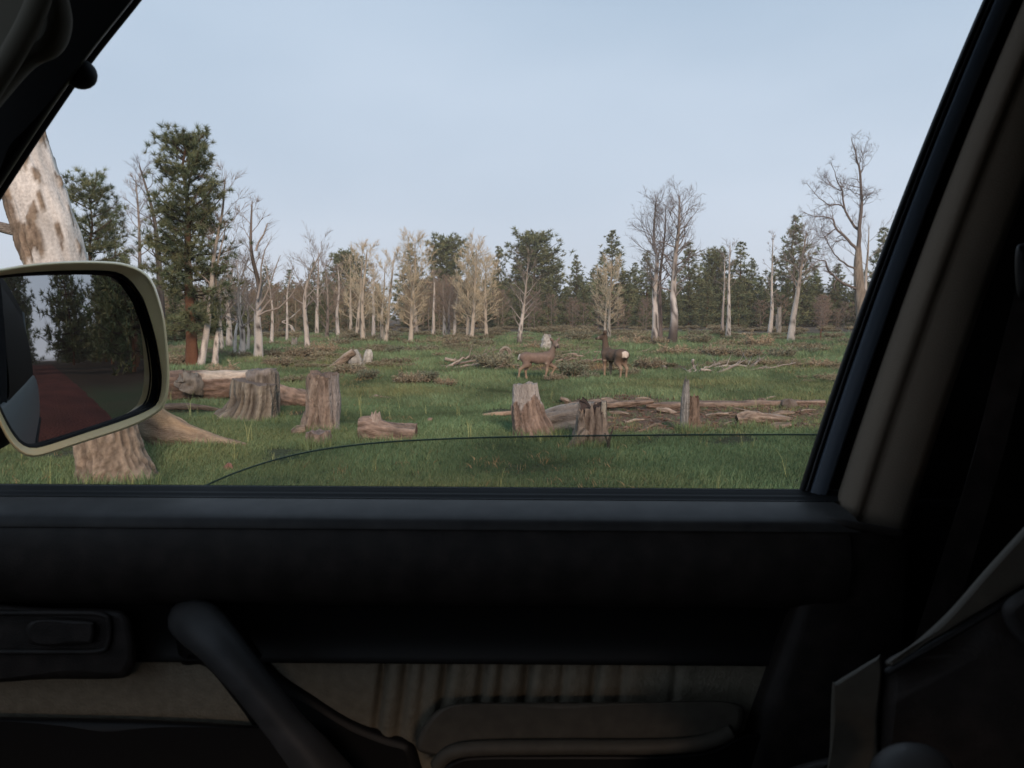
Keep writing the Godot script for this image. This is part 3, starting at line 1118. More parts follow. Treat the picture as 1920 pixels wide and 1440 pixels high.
# ---------- trees of the meadow ----------
func build_aspens() -> void:
	rng.seed = 5
	var g := Color(0.105, 0.145, 0.088)
	var g2 := Color(0.195, 0.205, 0.11)
	var foot := pg(361, 692)
	var h := pz(361, 236, foot.z).y - foot.y
	pine_thing("big pine with red trunk and open tufted crown on the left", foot, {"h": h, "r": h * 0.172, "t0": 0.16, "whorls": 26, "boughs": 10, "clumps": 11, "blades": 38, "clump": 0.25, "width": 0.0085, "shape": "round", "mid": 0.62, "green": g, "green2": g2, "trunk_r": 0.2, "gaps": 0.22})
	foot = pg(180, 672)
	h = pz(180, 322, foot.z).y - foot.y
	pine_thing("small round-topped pine standing between leaning aspen trunk and big pine", foot, {"h": h, "r": h * 0.155, "t0": 0.3, "whorls": 18, "boughs": 8, "clumps": 9, "blades": 34, "clump": 0.31, "width": 0.01, "shape": "round", "mid": 0.72, "green": g, "green2": g2, "trunk_r": 0.13, "gaps": 0.25})
	foot = pg(222, 660)
	h = pz(222, 375, foot.z).y - foot.y
	pine_thing("lower drooping pine just right of the small round-topped pine", foot, {"h": h, "r": h * 0.12, "t0": 0.35, "whorls": 12, "boughs": 7, "clumps": 5, "blades": 36, "clump": 0.38, "width": 0.01, "shape": "round", "green": g, "green2": Color(0.12, 0.11, 0.06), "trunk_r": 0.1, "gaps": 0.3})
	aspen("dark leafless forked tree between the two pines on the left", "dead", [[303, 655], [302, 560], [296, 470], [288, 400], [262, 310]], 15, "", {"trunk_color": Color(0.17, 0.15, 0.14), "limbs": 22, "reach": 1.7, "kids": [7, 6]})
	aspen("slim grey leafless tree left of the big pine", "thicket", [[268, 650], [262, 520], [258, 420], [252, 335]], 9, "", {"t0": 0.3, "trunk_color": Color(0.33, 0.29, 0.26), "reach": 1.3})
	aspen("pale slender aspen leaning right in front of the big pine", "spreading", [[374, 692], [383, 630], [393, 560], [400, 480], [412, 400], [420, 335]], 13, "", {"limbs": 13, "reach": 1.2, "t0": 0.3})
	aspen("white trunk right of the leaning aspen, bent at its foot", "spreading", [[402, 690], [405, 640], [402, 590], [412, 520], [428, 430]], 11, "left cluster of aspens", {"limbs": 11})
	aspen("thin white trunk with dark knots, deepest of the left cluster", "thin", [[417, 662], [412, 610], [408, 560], [398, 500]], 8, "left cluster of aspens")
	aspen("short thick white trunk dark at the foot in the left cluster", "spreading", [[430, 656], [430, 610], [429, 560], [440, 500]], 12, "left cluster of aspens", {"foot": 0.12})
	aspen("crooked white trunk next left of the thickest aspen", "spreading", [[452, 672], [453, 630], [447, 590], [446, 540], [455, 480]], 12, "left cluster of aspens", {"dark_at": 0.18})
	var big := aspen("thickest white aspen on the left with long boughs rising right", "spreading", [[484, 676], [484, 640], [481, 590], [480, 540], [478, 470], [477, 385]], 17, "", {"limbs": 12, "t0": 0.35, "reach": 1.1, "upper_color": Color(0.3, 0.25, 0.22)})
	var tb := B.new()
	var f := pg(484, 676)
	for q in [[[484, 592], [500, 584], [525, 578], [548, 556], [565, 530]], [[482, 580], [497, 560], [507, 540], [519, 505], [530, 480]], [[483, 560], [490, 530], [492, 500], [500, 470], [512, 450]], [[480, 470], [486, 455], [497, 440], [505, 420]], [[485, 590], [500, 572], [512, 560]]]:
		var pts := PackedVector3Array()
		var rads := PackedFloat32Array()
		for k in q.size():
			pts.append(pz(q[k][0], q[k][1], f.z) - f + Vector3(0, 0, 0.08 * k))
			rads.append((0.058 - 0.011 * k) * 0.8)
		tb.tube(pts, rads, 6, PackedColorArray([Color(0.55, 0.49, 0.44), Color(0.36, 0.31, 0.27)]))
		for k in 22:
			var t := rng.randf_range(0.35, 1.0)
			var p := smooth_path(pts, t)
			tb.cone(p, p + Vector3(rng.randf_range(-0.1, 0.6), rng.randf_range(0.1, 0.6), rng.randf_range(-0.5, 0.3)) * 0.9, 0.007, GREY_TWIG)
	put("bough", tb.mesh(M.twig), big)
	aspen("white aspen with a forked dark-streaked trunk beside the bowed pale bough", "spreading", [[577, 658], [575, 620], [574, 580], [578, 540], [590, 500], [602, 470]], 10, "", {"limbs": 13})
	aspen("bowed pale dead stem bending left over the scrub", "thin", [[552, 630], [546, 612], [532, 604], [545, 596], [558, 582], [575, 572]], 7, "", {"limbs": 5, "reach": 0.8, "foot": 0.02})
	aspen("slim straight grey-white aspen right of the forked one", "spreading", [[594, 630], [595, 580], [596, 530], [595, 470]], 7, "", {"limbs": 14})
	aspen("thin grey aspen, left of three in a row", "budding", [[658, 624], [657, 580], [657, 540], [658, 490]], 6, "row of three slim aspens", {"limbs": 16})
	aspen("brightest slim aspen, middle of three in a row", "budding", [[669, 630], [672, 590], [676, 540], [680, 470]], 7, "row of three slim aspens", {"limbs": 16})
	aspen("white aspen with a rising right bough, right of three in a row", "budding", [[681, 642], [680, 600], [680, 560], [684, 500], [688, 468]], 9, "row of three slim aspens", {"limbs": 16})
	aspen("upright white stem, left of the crossing pair", "budding", [[718, 644], [716, 600], [718, 560], [722, 500]], 7, "", {"limbs": 16})
	aspen("white stem leaning right, right of the crossing pair", "budding", [[722, 646], [728, 600], [734, 550], [740, 480]], 8, "", {"limbs": 16})
	aspen("tall ochre-hazed aspen with the broadest crown near the centre", "budding", [[770, 646], [771, 610], [774, 560], [778, 510], [780, 455]], 9, "", {"limbs": 46, "reach": 1.9, "foot": 0.02})
	aspen("slanting pale stem close behind the broadest ochre aspen", "thicket", [[782, 630], [779, 600], [777, 570], [770, 500]], 8, "", {"trunk_color": Color(0.5, 0.45, 0.4), "twig_color": Color(0.34, 0.27, 0.18)})
	aspen("short white stem, left of three under a mauve-brown twig haze", "thicket", [[833, 634], [833, 605], [832, 570], [830, 530]], 7, "three short stems under brown twigs", {"trunk_color": WHITE_BARK, "t0": 0.3})
	aspen("darker short stem, middle of three under a mauve-brown twig haze", "thicket", [[841, 634], [842, 605], [842, 575], [846, 540]], 6, "three short stems under brown twigs", {"trunk_color": Color(0.45, 0.4, 0.37), "t0": 0.3})
	aspen("short leaning stem, right of three under a mauve-brown twig haze", "thicket", [[850, 636], [853, 610], [854, 580], [860, 540]], 7, "three short stems under brown twigs", {"trunk_color": WHITE_BARK, "t0": 0.3})
	aspen("left trunk of the second ochre aspen pair", "budding", [[876, 638], [878, 600], [878, 550], [878, 490]], 8, "twin-trunked ochre aspen", {"limbs": 30, "reach": 1.7})
	aspen("right trunk of the second ochre aspen pair, with the wide pale crown", "budding", [[883, 640], [887, 600], [889, 560], [892, 510], [894, 470]], 8, "twin-trunked ochre aspen", {"limbs": 40, "reach": 2.1})
	aspen("white aspen with black foot and long white boughs spread to the right", "spreading", [[973, 652], [975, 625], [980, 590], [985, 550], [990, 490]], 10, "", {"foot": 0.17, "limbs": 20, "limb_color": Color(0.6, 0.54, 0.5), "t0": 0.28, "dark_at": 0.2})
	aspen("left stem of the slim ochre pair behind the right deer", "budding", [[1134, 634], [1135, 600], [1137, 560], [1138, 510]], 5, "slim ochre pair", {"limbs": 22, "reach": 1.6})
	aspen("right stem of the slim ochre pair behind the right deer", "budding", [[1142, 636], [1142, 600], [1144, 550], [1146, 495]], 7, "slim ochre pair", {"limbs": 26, "reach": 1.8})
	var crooked := {"twig_color": Color(0.25, 0.215, 0.2), "limb_color": Color(0.34, 0.3, 0.275), "reach": 2.2, "limbs": 34, "kids": [7, 6], "t0": 0.36, "lean": 0.5}
	aspen("left tall dead aspen, bark half lost, with black burnt foot", "dead", [[1228, 648], [1229, 600], [1229, 550], [1233, 490], [1232, 440], [1230, 375]], 13, "pair of tall dead aspens", crooked.merged({"upper_color": Color(0.5, 0.45, 0.42), "foot": 0.08, "trunk_color": Color(0.84, 0.78, 0.72)}))
	aspen("grey dead stem squeezed between the two tall dead aspens", "dead", [[1238, 644], [1238, 590], [1240, 520], [1245, 450], [1250, 392]], 9, "", crooked.merged({"trunk_color": Color(0.24, 0.2, 0.185), "limbs": 20}))
	aspen("right tall dead aspen, trunk dark below and bleached above", "dead", [[1259, 650], [1263, 600], [1266, 550], [1268, 480], [1270, 430], [1272, 372]], 16, "pair of tall dead aspens", crooked.merged({"trunk_color": Color(0.84, 0.78, 0.72), "upper_color": Color(0.55, 0.5, 0.46), "foot": 0.2, "scar_color": Color(0.14, 0.12, 0.11)}))
	aspen("thin grey companion left of the clean white aspen", "thin", [[1354, 630], [1355, 590], [1358, 540], [1360, 480]], 6, "", {"trunk_color": Color(0.46, 0.41, 0.38), "limbs": 16})
	aspen("clean white aspen with one short broken right bough", "thin", [[1365, 634], [1365, 590], [1367, 530], [1369, 460]], 9, "", {"t0": 0.6, "limbs": 12})
	aspen("thin white aspen with sparse top left of the leaning one", "thin", [[1443, 626], [1446, 580], [1447, 530], [1449, 440]], 8, "", {"t0": 0.3, "limbs": 22, "reach": 1.3})
	aspen("leaning white banded aspen under the right-hand conifer", "spreading", [[1482, 644], [1488, 600], [1494, 550], [1502, 500], [1512, 440]], 13, "", {"t0": 0.5, "limbs": 24, "kids": [7, 7], "reach": 2.4})
	for q in [[464, 664, 500, "spreading", "young white aspen squeezed left of the thickest aspen"], [508, 650, 490, "thin", "young pale aspen just right of the thickest aspen"], [538, 644, 505, "thin", "thin white stem left of the bowed pale dead stem"], [612, 636, 500, "thicket", "slim brown-twigged aspen right of the straight grey-white aspen"], [634, 632, 500, "thin", "thin white stem midway between grey-white aspen and the three in a row"],
			[700, 634, 500, "thin", "slender bare stem between the three in a row and the crossing pair"], [812, 634, 515, "thin", "slender bare stem left of the three short stems"], [912, 634, 500, "budding", "small ochre aspen right of the second ochre aspen"], [440, 668, 490, "thin", "bare white stem between the short thick trunk and the crooked trunk"]]:
		aspen(q[4], q[3], [[q[0], q[1]], [q[0] + rng.randf_range(-4, 4), q[1] - 45], [q[0] + rng.randf_range(-7, 7), q[1] - 95], [q[0] + rng.randf_range(-10, 10), q[2]]], rng.randf_range(5.0, 7.5), "young aspens among the tall ones")
	# broken stubs further back
	for q in [[1460, 626, 577, 8, "tall broken snag left of the leaning white aspen"], [1456, 622, 590, 5, "thin broken snag touching the taller snag"], [551, 652, 636, 11, "pale barrel-shaped stump in the scrub on the left"]]:
		var at := pg(q[0], q[1])
		var b := B.new()
		traced(b, at, at.z, [[q[0], q[1] + 2, q[3] * 1.2], [q[0] + 1, (q[1] + q[2]) / 2.0, q[3]], [q[0] + 1, q[2], q[3] * 0.9]], {"sides": 14, "rings": 10, "jag": 0.2, "c1": Color(0.42, 0.36, 0.32), "c2": Color(0.2, 0.17, 0.15), "end": Color(0.4, 0.35, 0.3)})
		tag(put("stump", b.mesh(M.bark)), "", "")
		var last := get_child(get_child_count() - 1)
		tag(last, q[4], "stump")
		last.position = at
	# the great dead tree at the right
	foot = pg(1622, 656)
	var z := foot.z
	var t := thing("dead_tree", "great dead tree with twisted dark limbs beside the window pillar", "tree", foot)
	var b := B.new()
	traced(b, foot, z, [[1628, 662, 36], [1620, 600, 25], [1612, 550, 19], [1609, 500, 15], [1610, 462, 9]], {"sides": 22, "rings": 24, "c1": Color(0.42, 0.32, 0.25), "c2": Color(0.2, 0.15, 0.12), "amp": 0.12})
	put("trunk", b.mesh(M.bark), t)
	var twisted := [
		[[1610, 468], [1611, 430], [1615, 387], [1612, 320], [1605, 293], [1597, 255]],
		[[1611, 432], [1598, 420], [1583, 387], [1578, 357], [1567, 330], [1558, 303]],
		[[1608, 470], [1590, 450], [1567, 427], [1560, 410], [1533, 407], [1507, 398]],
		[[1583, 388], [1568, 383], [1553, 384], [1540, 374], [1527, 363], [1517, 346]],
		[[1578, 357], [1565, 352], [1552, 345], [1536, 332]],
		[[1607, 505], [1583, 493], [1567, 480], [1552, 455], [1540, 432], [1545, 425]],
		[[1617, 547], [1583, 532], [1557, 510], [1547, 490], [1530, 488], [1510, 478]],
		[[1567, 428], [1552, 440], [1538, 446], [1525, 436]],
		[[1616, 388], [1622, 380], [1625, 372], [1630, 360]],
		[[1612, 330], [1618, 310], [1616, 290], [1626, 270]],
		[[1614, 365], [1600, 360], [1590, 352], [1580, 356]],
		[[1590, 450], [1572, 452], [1560, 462], [1548, 480]]]
	var tw := B.new()
	rng.seed = 61
	var deadwood := {"levels": 2, "wob": 0.24, "up": 0.06, "fork": 0.85, "kids": [4, 4], "twig_r": 0.0055, "twig_min": 0.25, "limb_color": Color(0.26, 0.215, 0.195), "twig_color": Color(0.2, 0.165, 0.15)}
	for k in twisted.size():
		var q: Array = twisted[k]
		var pts := PackedVector3Array()
		var lean := rng.randf_range(-0.5, 0.5)
		for j in q.size():
			pts.append(pz(q[j][0], q[j][1], z + lean * j) - foot)
		var sm := PackedVector3Array()
		var rads := PackedFloat32Array()
		var r0: float = [0.125, 0.08, 0.09, 0.045, 0.034, 0.055, 0.08, 0.034, 0.026, 0.026, 0.026, 0.034][k]
		for j in 15:
			sm.append(smooth_path(pts, j / 14.0) + Vector3(rng.randfn(0, 0.02), rng.randfn(0, 0.02), rng.randfn(0, 0.02)))
			rads.append(r0 * (1.0 - 0.9 * j / 14.0))
		var lb := B.new()
		lb.tube(sm, rads, 7, PackedColorArray([Color(0.6, 0.52, 0.45) if k == 6 or k == 5 else Color(0.33, 0.28, 0.255), Color(0.28, 0.24, 0.22)]))
		put("bough", lb.mesh(M.bark), t)
		for j in 14:
			var s := rng.randf_range(0.25, 1.0)
			var i := clampi(int(s * 14), 1, 14)
			var d := (sm[i] - sm[i - 1]).normalized()
			d = (d + Vector3(rng.randfn(0, 0.6), rng.randfn(0.15, 0.5), rng.randfn(0, 0.6))).normalized()
			limb(tw, tw, sm[i], d, rng.randf_range(0.5, 1.3) * (1.2 - 0.6 * s), maxf(rads[i] * 0.5, 0.012), 1, deadwood)
	put("twigs", tw.mesh(M.twig), t)
	aspen("pale twin-stemmed sapling hugging the great dead tree's right side", "spreading", [[1617, 650], [1620, 570], [1624, 520], [1628, 470], [1634, 425]], 8, "", {"limbs": 10})
	# the leaning aspen at the left edge, its upper bark white
	foot = pg(215, 897)
	z = foot.z
	t = thing("leaning_aspen", "huge leaning aspen with white peeling bark behind the door mirror", "tree", foot)
	b = B.new()
	var peel := func(s: float, a: float, n: float) -> float:
		var edge := smoothstep(0.24, 0.36, s + n * 0.1)
		var scar := 0.95 * exp(-pow((s - 0.578) / 0.048, 2.0)) * (1.0 - smoothstep(-0.1, 0.55, cos(a) + n * 0.5))
		scar += 0.9 * exp(-pow((s - 0.685) / 0.05, 2.0)) * (1.0 - smoothstep(-0.6, -0.1, cos(a) + n * 0.5)) + 0.9 * smoothstep(0.76, 0.8, s + n * 0.1)
		scar = smoothstep(0.0, 0.1, scar + n * 0.95 - 0.31)
		return edge * (1.0 - scar)
	traced(b, foot, z, [[226, 935, 176], [217, 895, 142], [208, 850, 116], [192, 780, 108], [165, 690, 112], [135, 590, 114], [101, 480, 112], [76, 400, 108], [50, 320, 106], [10, 200, 100], [-40, 60, 95], [-100, -140, 84]],
		{"sides": 72, "rings": 150, "amp": 0.075, "fa": 3.0, "fl": 1.5, "lump": 0.06, "seed": 14, "c1": Color(0.35, 0.235, 0.155), "c2": Color(0.12, 0.08, 0.055), "cb": Color(0.88, 0.845, 0.79), "bare": peel})
	put("trunk", b.mesh(M.aspen_bark), t)
	b = B.new()
	traced(b, foot, z, [[50, 436, 24], [22, 431, 20], [-20, 420, 18], [-90, 395, 14], [-200, 330, 8]], {"sides": 14, "rings": 16, "c1": Color(0.34, 0.28, 0.24), "c2": Color(0.18, 0.14, 0.12)})
	put("bough", b.mesh(M.log_bark), t)


# ---------- stumps, logs and litter ----------
func stump(called: String, label: String, category: String, px: float, py: float, parts: Array) -> Node3D:
	var at := pg(px, py)
	var t := thing(called, label, category, at)
	for q in parts:
		var b := B.new()
		traced(b, at, at.z + q.get("dz", 0.0), q.pts, q)
		put(q.get("name", "trunk"), b.mesh(M.log_bark if q.get("lying", false) else M.bark), t)
	return t


func build_near_wood() -> void:
	rng.seed = 9
	var brown := Color(0.33, 0.225, 0.16)
	var deep := Color(0.11, 0.072, 0.052)
	var red := Color(0.34, 0.19, 0.13)
	var grey := Color(0.4, 0.36, 0.325)
	# split root slab right of the leaning aspen
	stump("fallen_limb", "pale split limb curving away right from the leaning aspen's foot", "log", 330, 838, [
		{"lying": true, "pts": [[225, 756, 84, 0.3], [268, 784, 80, 0.15], [314, 808, 68], [365, 822, 44], [415, 832, 26], [470, 839, 9]], "sides": 30, "rings": 40, "amp": 0.2, "fa": 1.6, "fl": 0.7, "squash": 0.7, "c1": Color(0.36, 0.24, 0.15), "c2": Color(0.15, 0.09, 0.06), "cb": Color(0.58, 0.42, 0.27), "seed": 21,
			"bare": func(s: float, a: float, n: float) -> float: return smoothstep(0.1, 0.35, cos(a - 0.5) * 0.6 - absf(s - 0.3) * 1.2 + n * 0.5)}])
	# the big fallen log on the left
	stump("fallen_log", "big fallen log with a bleached bare top behind the furrowed stump", "log", 400, 757, [
		{"name": "log", "lying": true, "pts": [[190, 728, 66], [260, 727, 66], [320, 727, 62], [390, 723, 60], [450, 720, 54], [500, 716, 46]], "sides": 44, "rings": 60, "amp": 0.14, "fa": 1.8, "fl": 0.8, "c1": Color(0.36, 0.2, 0.13), "c2": Color(0.13, 0.08, 0.06), "cb": Color(0.74, 0.62, 0.5), "seed": 31,
			"bare": func(s: float, a: float, n: float) -> float: return smoothstep(0.55, 0.8, cos(a - 0.25) + n * 0.35) * smoothstep(0.5, 0.62, s + n * 0.1)},
		{"name": "burl", "pts": [[352, 732, 40], [358, 716, 44], [352, 700, 26]], "dz": 0.28, "sides": 20, "rings": 12, "amp": 0.45, "lump": 0.3, "jag": 0.1, "c1": Color(0.36, 0.28, 0.22), "c2": Color(0.18, 0.13, 0.1), "seed": 32}])
	stump("fallen_branch", "dark rotten branch lying in the grass under the big fallen log", "branch", 345, 772, [
		{"lying": true, "pts": [[295, 766, 12], [340, 762, 14], [380, 764, 10], [420, 770, 5]], "sides": 10, "rings": 20, "amp": 0.2, "c1": Color(0.2, 0.14, 0.1), "c2": deep}])
	# furrowed stump
	stump("tree_stump", "deeply furrowed grey-brown stump cut in two steps, left of centre", "stump", 473, 789, [
		{"pts": [[462, 797, 118], [470, 778, 96], [476, 755, 84], [478, 732, 80], [480, 716, 78]], "sides": 64, "rings": 40, "amp": 0.2, "fa": 4.2, "fl": 0.5, "lump": 0.07, "jag": 0.02, "c1": Color(0.36, 0.29, 0.225), "c2": Color(0.08, 0.06, 0.05), "end": Color(0.36, 0.3, 0.26), "seed": 41},
		{"name": "upper_step", "dz": -0.2, "pts": [[495, 775, 60], [494, 740, 58], [493, 710, 56], [492, 692, 53]], "sides": 40, "rings": 30, "amp": 0.12, "fa": 4.0, "fl": 0.5, "jag": 0.02, "c1": Color(0.32, 0.25, 0.2), "c2": Color(0.1, 0.075, 0.06), "cb": Color(0.42, 0.38, 0.35), "end": Color(0.42, 0.38, 0.35), "seed": 42,
			"bare": func(s: float, _a: float, n: float) -> float: return smoothstep(0.75, 0.9, s + n * 0.25)}])
	stump("fallen_log", "short red-brown log lying between the furrowed stump and the tall stump", "log", 552, 762, [
		{"name": "log", "lying": true, "pts": [[505, 738, 40], [535, 745, 38], [562, 748, 36], [592, 752, 30]], "sides": 26, "rings": 26, "amp": 0.2, "c1": Color(0.4, 0.24, 0.17), "c2": deep, "end": Color(0.1, 0.06, 0.045), "seed": 43, "jag": 0.05}])
	# tall blocky stump with a stub
	stump("tree_stump", "tall blocky brown stump with a grey edge and vertical split", "stump", 608, 808, [
		{"pts": [[605, 816, 78], [606, 790, 66], [608, 760, 63], [607, 730, 60], [606, 703, 56]], "sides": 52, "rings": 46, "amp": 0.17, "fa": 1.9, "fl": 0.8, "lump": 0.1, "jag": 0.07, "c1": Color(0.4, 0.265, 0.2), "c2": Color(0.12, 0.075, 0.055), "cb": Color(0.48, 0.43, 0.4), "end": Color(0.35, 0.27, 0.22), "seed": 51,
			"bare": func(s: float, a: float, n: float) -> float: return smoothstep(0.55, 0.8, cos(a) + n * 0.4 + s * 0.1)},
		{"name": "slab", "dz": 0.12, "pts": [[592, 806, 34], [590, 780, 30], [591, 740, 28], [590, 704, 24]], "sides": 22, "rings": 30, "amp": 0.25, "fa": 2.0, "fl": 1.4, "jag": 0.04, "c1": Color(0.43, 0.3, 0.23), "c2": deep, "seed": 52}])
	stump("tree_stump", "small sawn stub in front of the tall blocky stump", "stump", 598, 836, [
		{"pts": [[598, 842, 52], [598, 826, 46], [597, 810, 43]], "sides": 30, "rings": 16, "amp": 0.16, "fa": 2.4, "lump": 0.1, "jag": 0.03, "c1": Color(0.38, 0.25, 0.2), "c2": deep, "end": Color(0.42, 0.34, 0.3), "seed": 53}])
	stump("wood_chunk", "small brown chunk of wood left of the tall blocky stump", "wood chunk", 562, 814, [
		{"lying": true, "pts": [[548, 812, 12], [560, 808, 20], [574, 804, 14]], "sides": 14, "rings": 10, "amp": 0.3, "c1": brown, "c2": deep}])
	# short sawn log with a broken knob
	stump("fallen_log", "short sawn log with a pale broken knob lying in the grass", "log", 728, 828, [
		{"name": "log", "lying": true, "pts": [[674, 806, 40], [690, 806, 50], [720, 812, 42], [752, 816, 42], [780, 818, 46]], "sides": 36, "rings": 34, "amp": 0.14, "lump": 0.12, "fa": 1.8, "c1": Color(0.37, 0.23, 0.17), "c2": Color(0.13, 0.08, 0.06), "end": Color(0.34, 0.2, 0.14), "seed": 61},
		{"name": "knob", "pts": [[700, 806, 36], [703, 792, 30], [704, 780, 17]], "dz": 0.02, "sides": 18, "rings": 14, "jag": 0.08, "amp": 0.2, "c1": Color(0.45, 0.3, 0.22), "c2": deep, "cb": Color(0.62, 0.5, 0.42), "end": Color(0.62, 0.5, 0.42), "seed": 62,
			"bare": func(s: float, a: float, n: float) -> float: return smoothstep(0.45, 0.6, s + n * 0.2 + cos(a) * 0.15)}])
	# leaning log and two bleached stumps
	stump("fallen_log", "dark log propped against the two bleached stumps", "log", 640, 696, [
		{"name": "log", "lying": true, "pts": [[612, 697, 10], [630, 684, 14], [648, 670, 16], [664, 659, 14]], "sides": 18, "rings": 20, "amp": 0.2, "c1": Color(0.38, 0.25, 0.17), "c2": deep, "cb": Color(0.6, 0.5, 0.4), "seed": 71,
			"bare": func(s: float, a: float, n: float) -> float: return smoothstep(0.5, 0.8, cos(a) + n * 0.4)}])
	stump("tree_stump", "wider rounded bleached stump, left of the two", "stump", 668, 690, [
		{"pts": [[670, 693, 30], [667, 680, 27], [664, 667, 24], [662, 656, 16]], "sides": 24, "rings": 20, "amp": 0.1, "c1": Color(0.52, 0.46, 0.41), "c2": Color(0.25, 0.21, 0.18), "end": Color(0.4, 0.35, 0.31), "seed": 72}])
	stump("tree_stump", "narrow whitish stump, right of the two bleached ones", "stump", 689, 688, [
		{"pts": [[688, 691, 19], [689, 678, 18], [691, 665, 16], [691, 655, 9]], "sides": 22, "rings": 20, "amp": 0.08, "c1": Color(0.66, 0.6, 0.54), "c2": Color(0.36, 0.31, 0.27), "end": Color(0.5, 0.45, 0.4), "seed": 73}])
	# centre stump with the bleached top
	stump("tree_stump", "centre stump, bleached white at the top and red furrowed bark below", "stump", 990, 818, [
		{"pts": [[1002, 826, 90], [997, 806, 72], [990, 780, 60], [986, 755, 54], [984, 735, 50], [983, 721, 48]], "sides": 60, "rings": 56, "amp": 0.15, "fa": 2.6, "fl": 0.9, "jag": 0.035, "c1": Color(0.42, 0.26, 0.19), "c2": Color(0.13, 0.075, 0.055), "cb": Color(0.62, 0.56, 0.51), "end": Color(0.6, 0.55, 0.5), "seed": 81,
			"bare": func(s: float, a: float, n: float) -> float: return smoothstep(0.6, 0.64, s + n * 0.22 + 0.05 * sin(a * 2.0))}])
	stump("broken_branch", "orange broken branch stub in the grass left of the centre stump", "branch", 935, 782, [
		{"lying": true, "pts": [[905, 780, 9], [925, 778, 11], [950, 775, 9], [975, 773, 6]], "sides": 12, "rings": 16, "amp": 0.25, "c1": Color(0.45, 0.28, 0.18), "c2": Color(0.2, 0.11, 0.08), "cb": Color(0.7, 0.5, 0.36), "end": Color(0.7, 0.5, 0.38),
			"bare": func(s: float, _a: float, n: float) -> float: return smoothstep(0.62, 0.5, s + n * 0.3)}])
	# rotten grey log and the stump at its end
	stump("fallen_log", "weathered grey rotten log right of the centre stump", "log", 1065, 812, [
		{"name": "log", "lying": true, "pts": [[1010, 795, 32, -0.3], [1040, 791, 48, -0.15], [1075, 786, 56], [1115, 782, 54, 0.1]], "sides": 40, "rings": 40, "amp": 0.22, "fa": 2.2, "fl": 0.35, "c1": Color(0.37, 0.3, 0.26), "c2": Color(0.1, 0.08, 0.075), "end": Color(0.2, 0.16, 0.14), "jag": 0.06, "seed": 91}])
	stump("tree_stump", "dark hollow broken stump at the end of the grey rotten log", "stump", 1108, 836, [
		{"pts": [[1104, 846, 84], [1106, 824, 64], [1108, 798, 52], [1110, 768, 46]], "sides": 44, "rings": 36, "amp": 0.24, "fa": 2.6, "fl": 0.8, "jag": 0.14, "lump": 0.12, "c1": Color(0.3, 0.215, 0.17), "c2": Color(0.07, 0.05, 0.045), "end": Color(0.12, 0.09, 0.08), "seed": 92},
		{"name": "splinter", "dz": 0.05, "pts": [[1131, 800, 12], [1131, 775, 11], [1132, 752, 9]], "sides": 10, "rings": 12, "jag": 0.02, "c1": Color(0.52, 0.46, 0.38), "c2": Color(0.3, 0.24, 0.19), "end": Color(0.45, 0.4, 0.34)},
		{"name": "splinter", "dz": 0.24, "pts": [[1087, 838, 22], [1089, 800, 16], [1090, 770, 7]], "sides": 12, "rings": 14, "jag": 0.05, "amp": 0.25, "c1": Color(0.33, 0.25, 0.2), "c2": deep},
		{"name": "root", "dz": 0.3, "pts": [[1068, 842, 16], [1085, 826, 22], [1100, 806, 14]], "sides": 12, "rings": 14, "amp": 0.25, "c1": Color(0.3, 0.22, 0.17), "c2": deep}])
	stump("dead_twig", "black forked twig standing in the grass by the hollow stump", "twig", 1140, 846, [
		{"name": "stem", "pts": [[1139, 850, 5], [1141, 830, 6], [1146, 812, 4], [1150, 800, 2]], "sides": 7, "rings": 12, "c1": Color(0.11, 0.085, 0.07), "c2": Color(0.05, 0.04, 0.03)},
		{"name": "side_twig", "pts": [[1141, 834, 4], [1137, 822, 3], [1134, 812, 2]], "sides": 6, "rings": 8, "c1": Color(0.11, 0.085, 0.07), "c2": Color(0.05, 0.04, 0.03)}])
	# grey post and red stump
	stump("tree_stump", "slim grey splintered stump with a red-brown rotten side on the right", "stump", 1294, 806, [
		{"name": "grey_spike", "pts": [[1284, 812, 20], [1284, 785, 18], [1285, 750, 16], [1287, 716, 9]], "sides": 24, "rings": 30, "amp": 0.16, "fl": 0.5, "jag": 0.08, "c1": Color(0.36, 0.33, 0.32), "c2": Color(0.14, 0.12, 0.115), "end": Color(0.3, 0.27, 0.25), "seed": 101},
		{"name": "rotten_side", "dz": -0.04, "pts": [[1302, 812, 38], [1299, 795, 28], [1298, 775, 25], [1299, 750, 20]], "sides": 28, "rings": 24, "amp": 0.24, "jag": 0.1, "c1": Color(0.33, 0.2, 0.135), "c2": deep, "end": Color(0.2, 0.12, 0.09), "seed": 102}])
	# logs of the worn patch
	stump("fallen_log", "long half-buried rotten log across the worn brown soil", "log", 1300, 764, [
		{"name": "log", "lying": true, "pts": [[1210, 761, 11], [1280, 760, 15], [1350, 759, 15], [1430, 758, 14], [1545, 756, 12]], "sides": 18, "rings": 60, "amp": 0.3, "fl": 0.6, "lump": 0.2, "squash": 1.5, "c1": Color(0.35, 0.225, 0.165), "c2": Color(0.15, 0.09, 0.07), "seed": 111}])
	stump("rotten_log", "hollow-ended rotten log with a pale split, right of the slim grey stump", "log", 1420, 796, [
		{"name": "log", "lying": true, "pts": [[1382, 788, 20], [1405, 783, 24], [1435, 784, 20], [1478, 786, 11]], "sides": 26, "rings": 30, "amp": 0.3, "lump": 0.16, "c1": Color(0.4, 0.27, 0.2), "c2": Color(0.13, 0.085, 0.065), "end": Color(0.05, 0.035, 0.03), "cb": Color(0.52, 0.42, 0.34), "seed": 112, "jag": 0.05,
			"bare": func(s: float, a: float, n: float) -> float: return smoothstep(0.4, 0.7, cos(a) + n * 0.6 - 0.25)}])
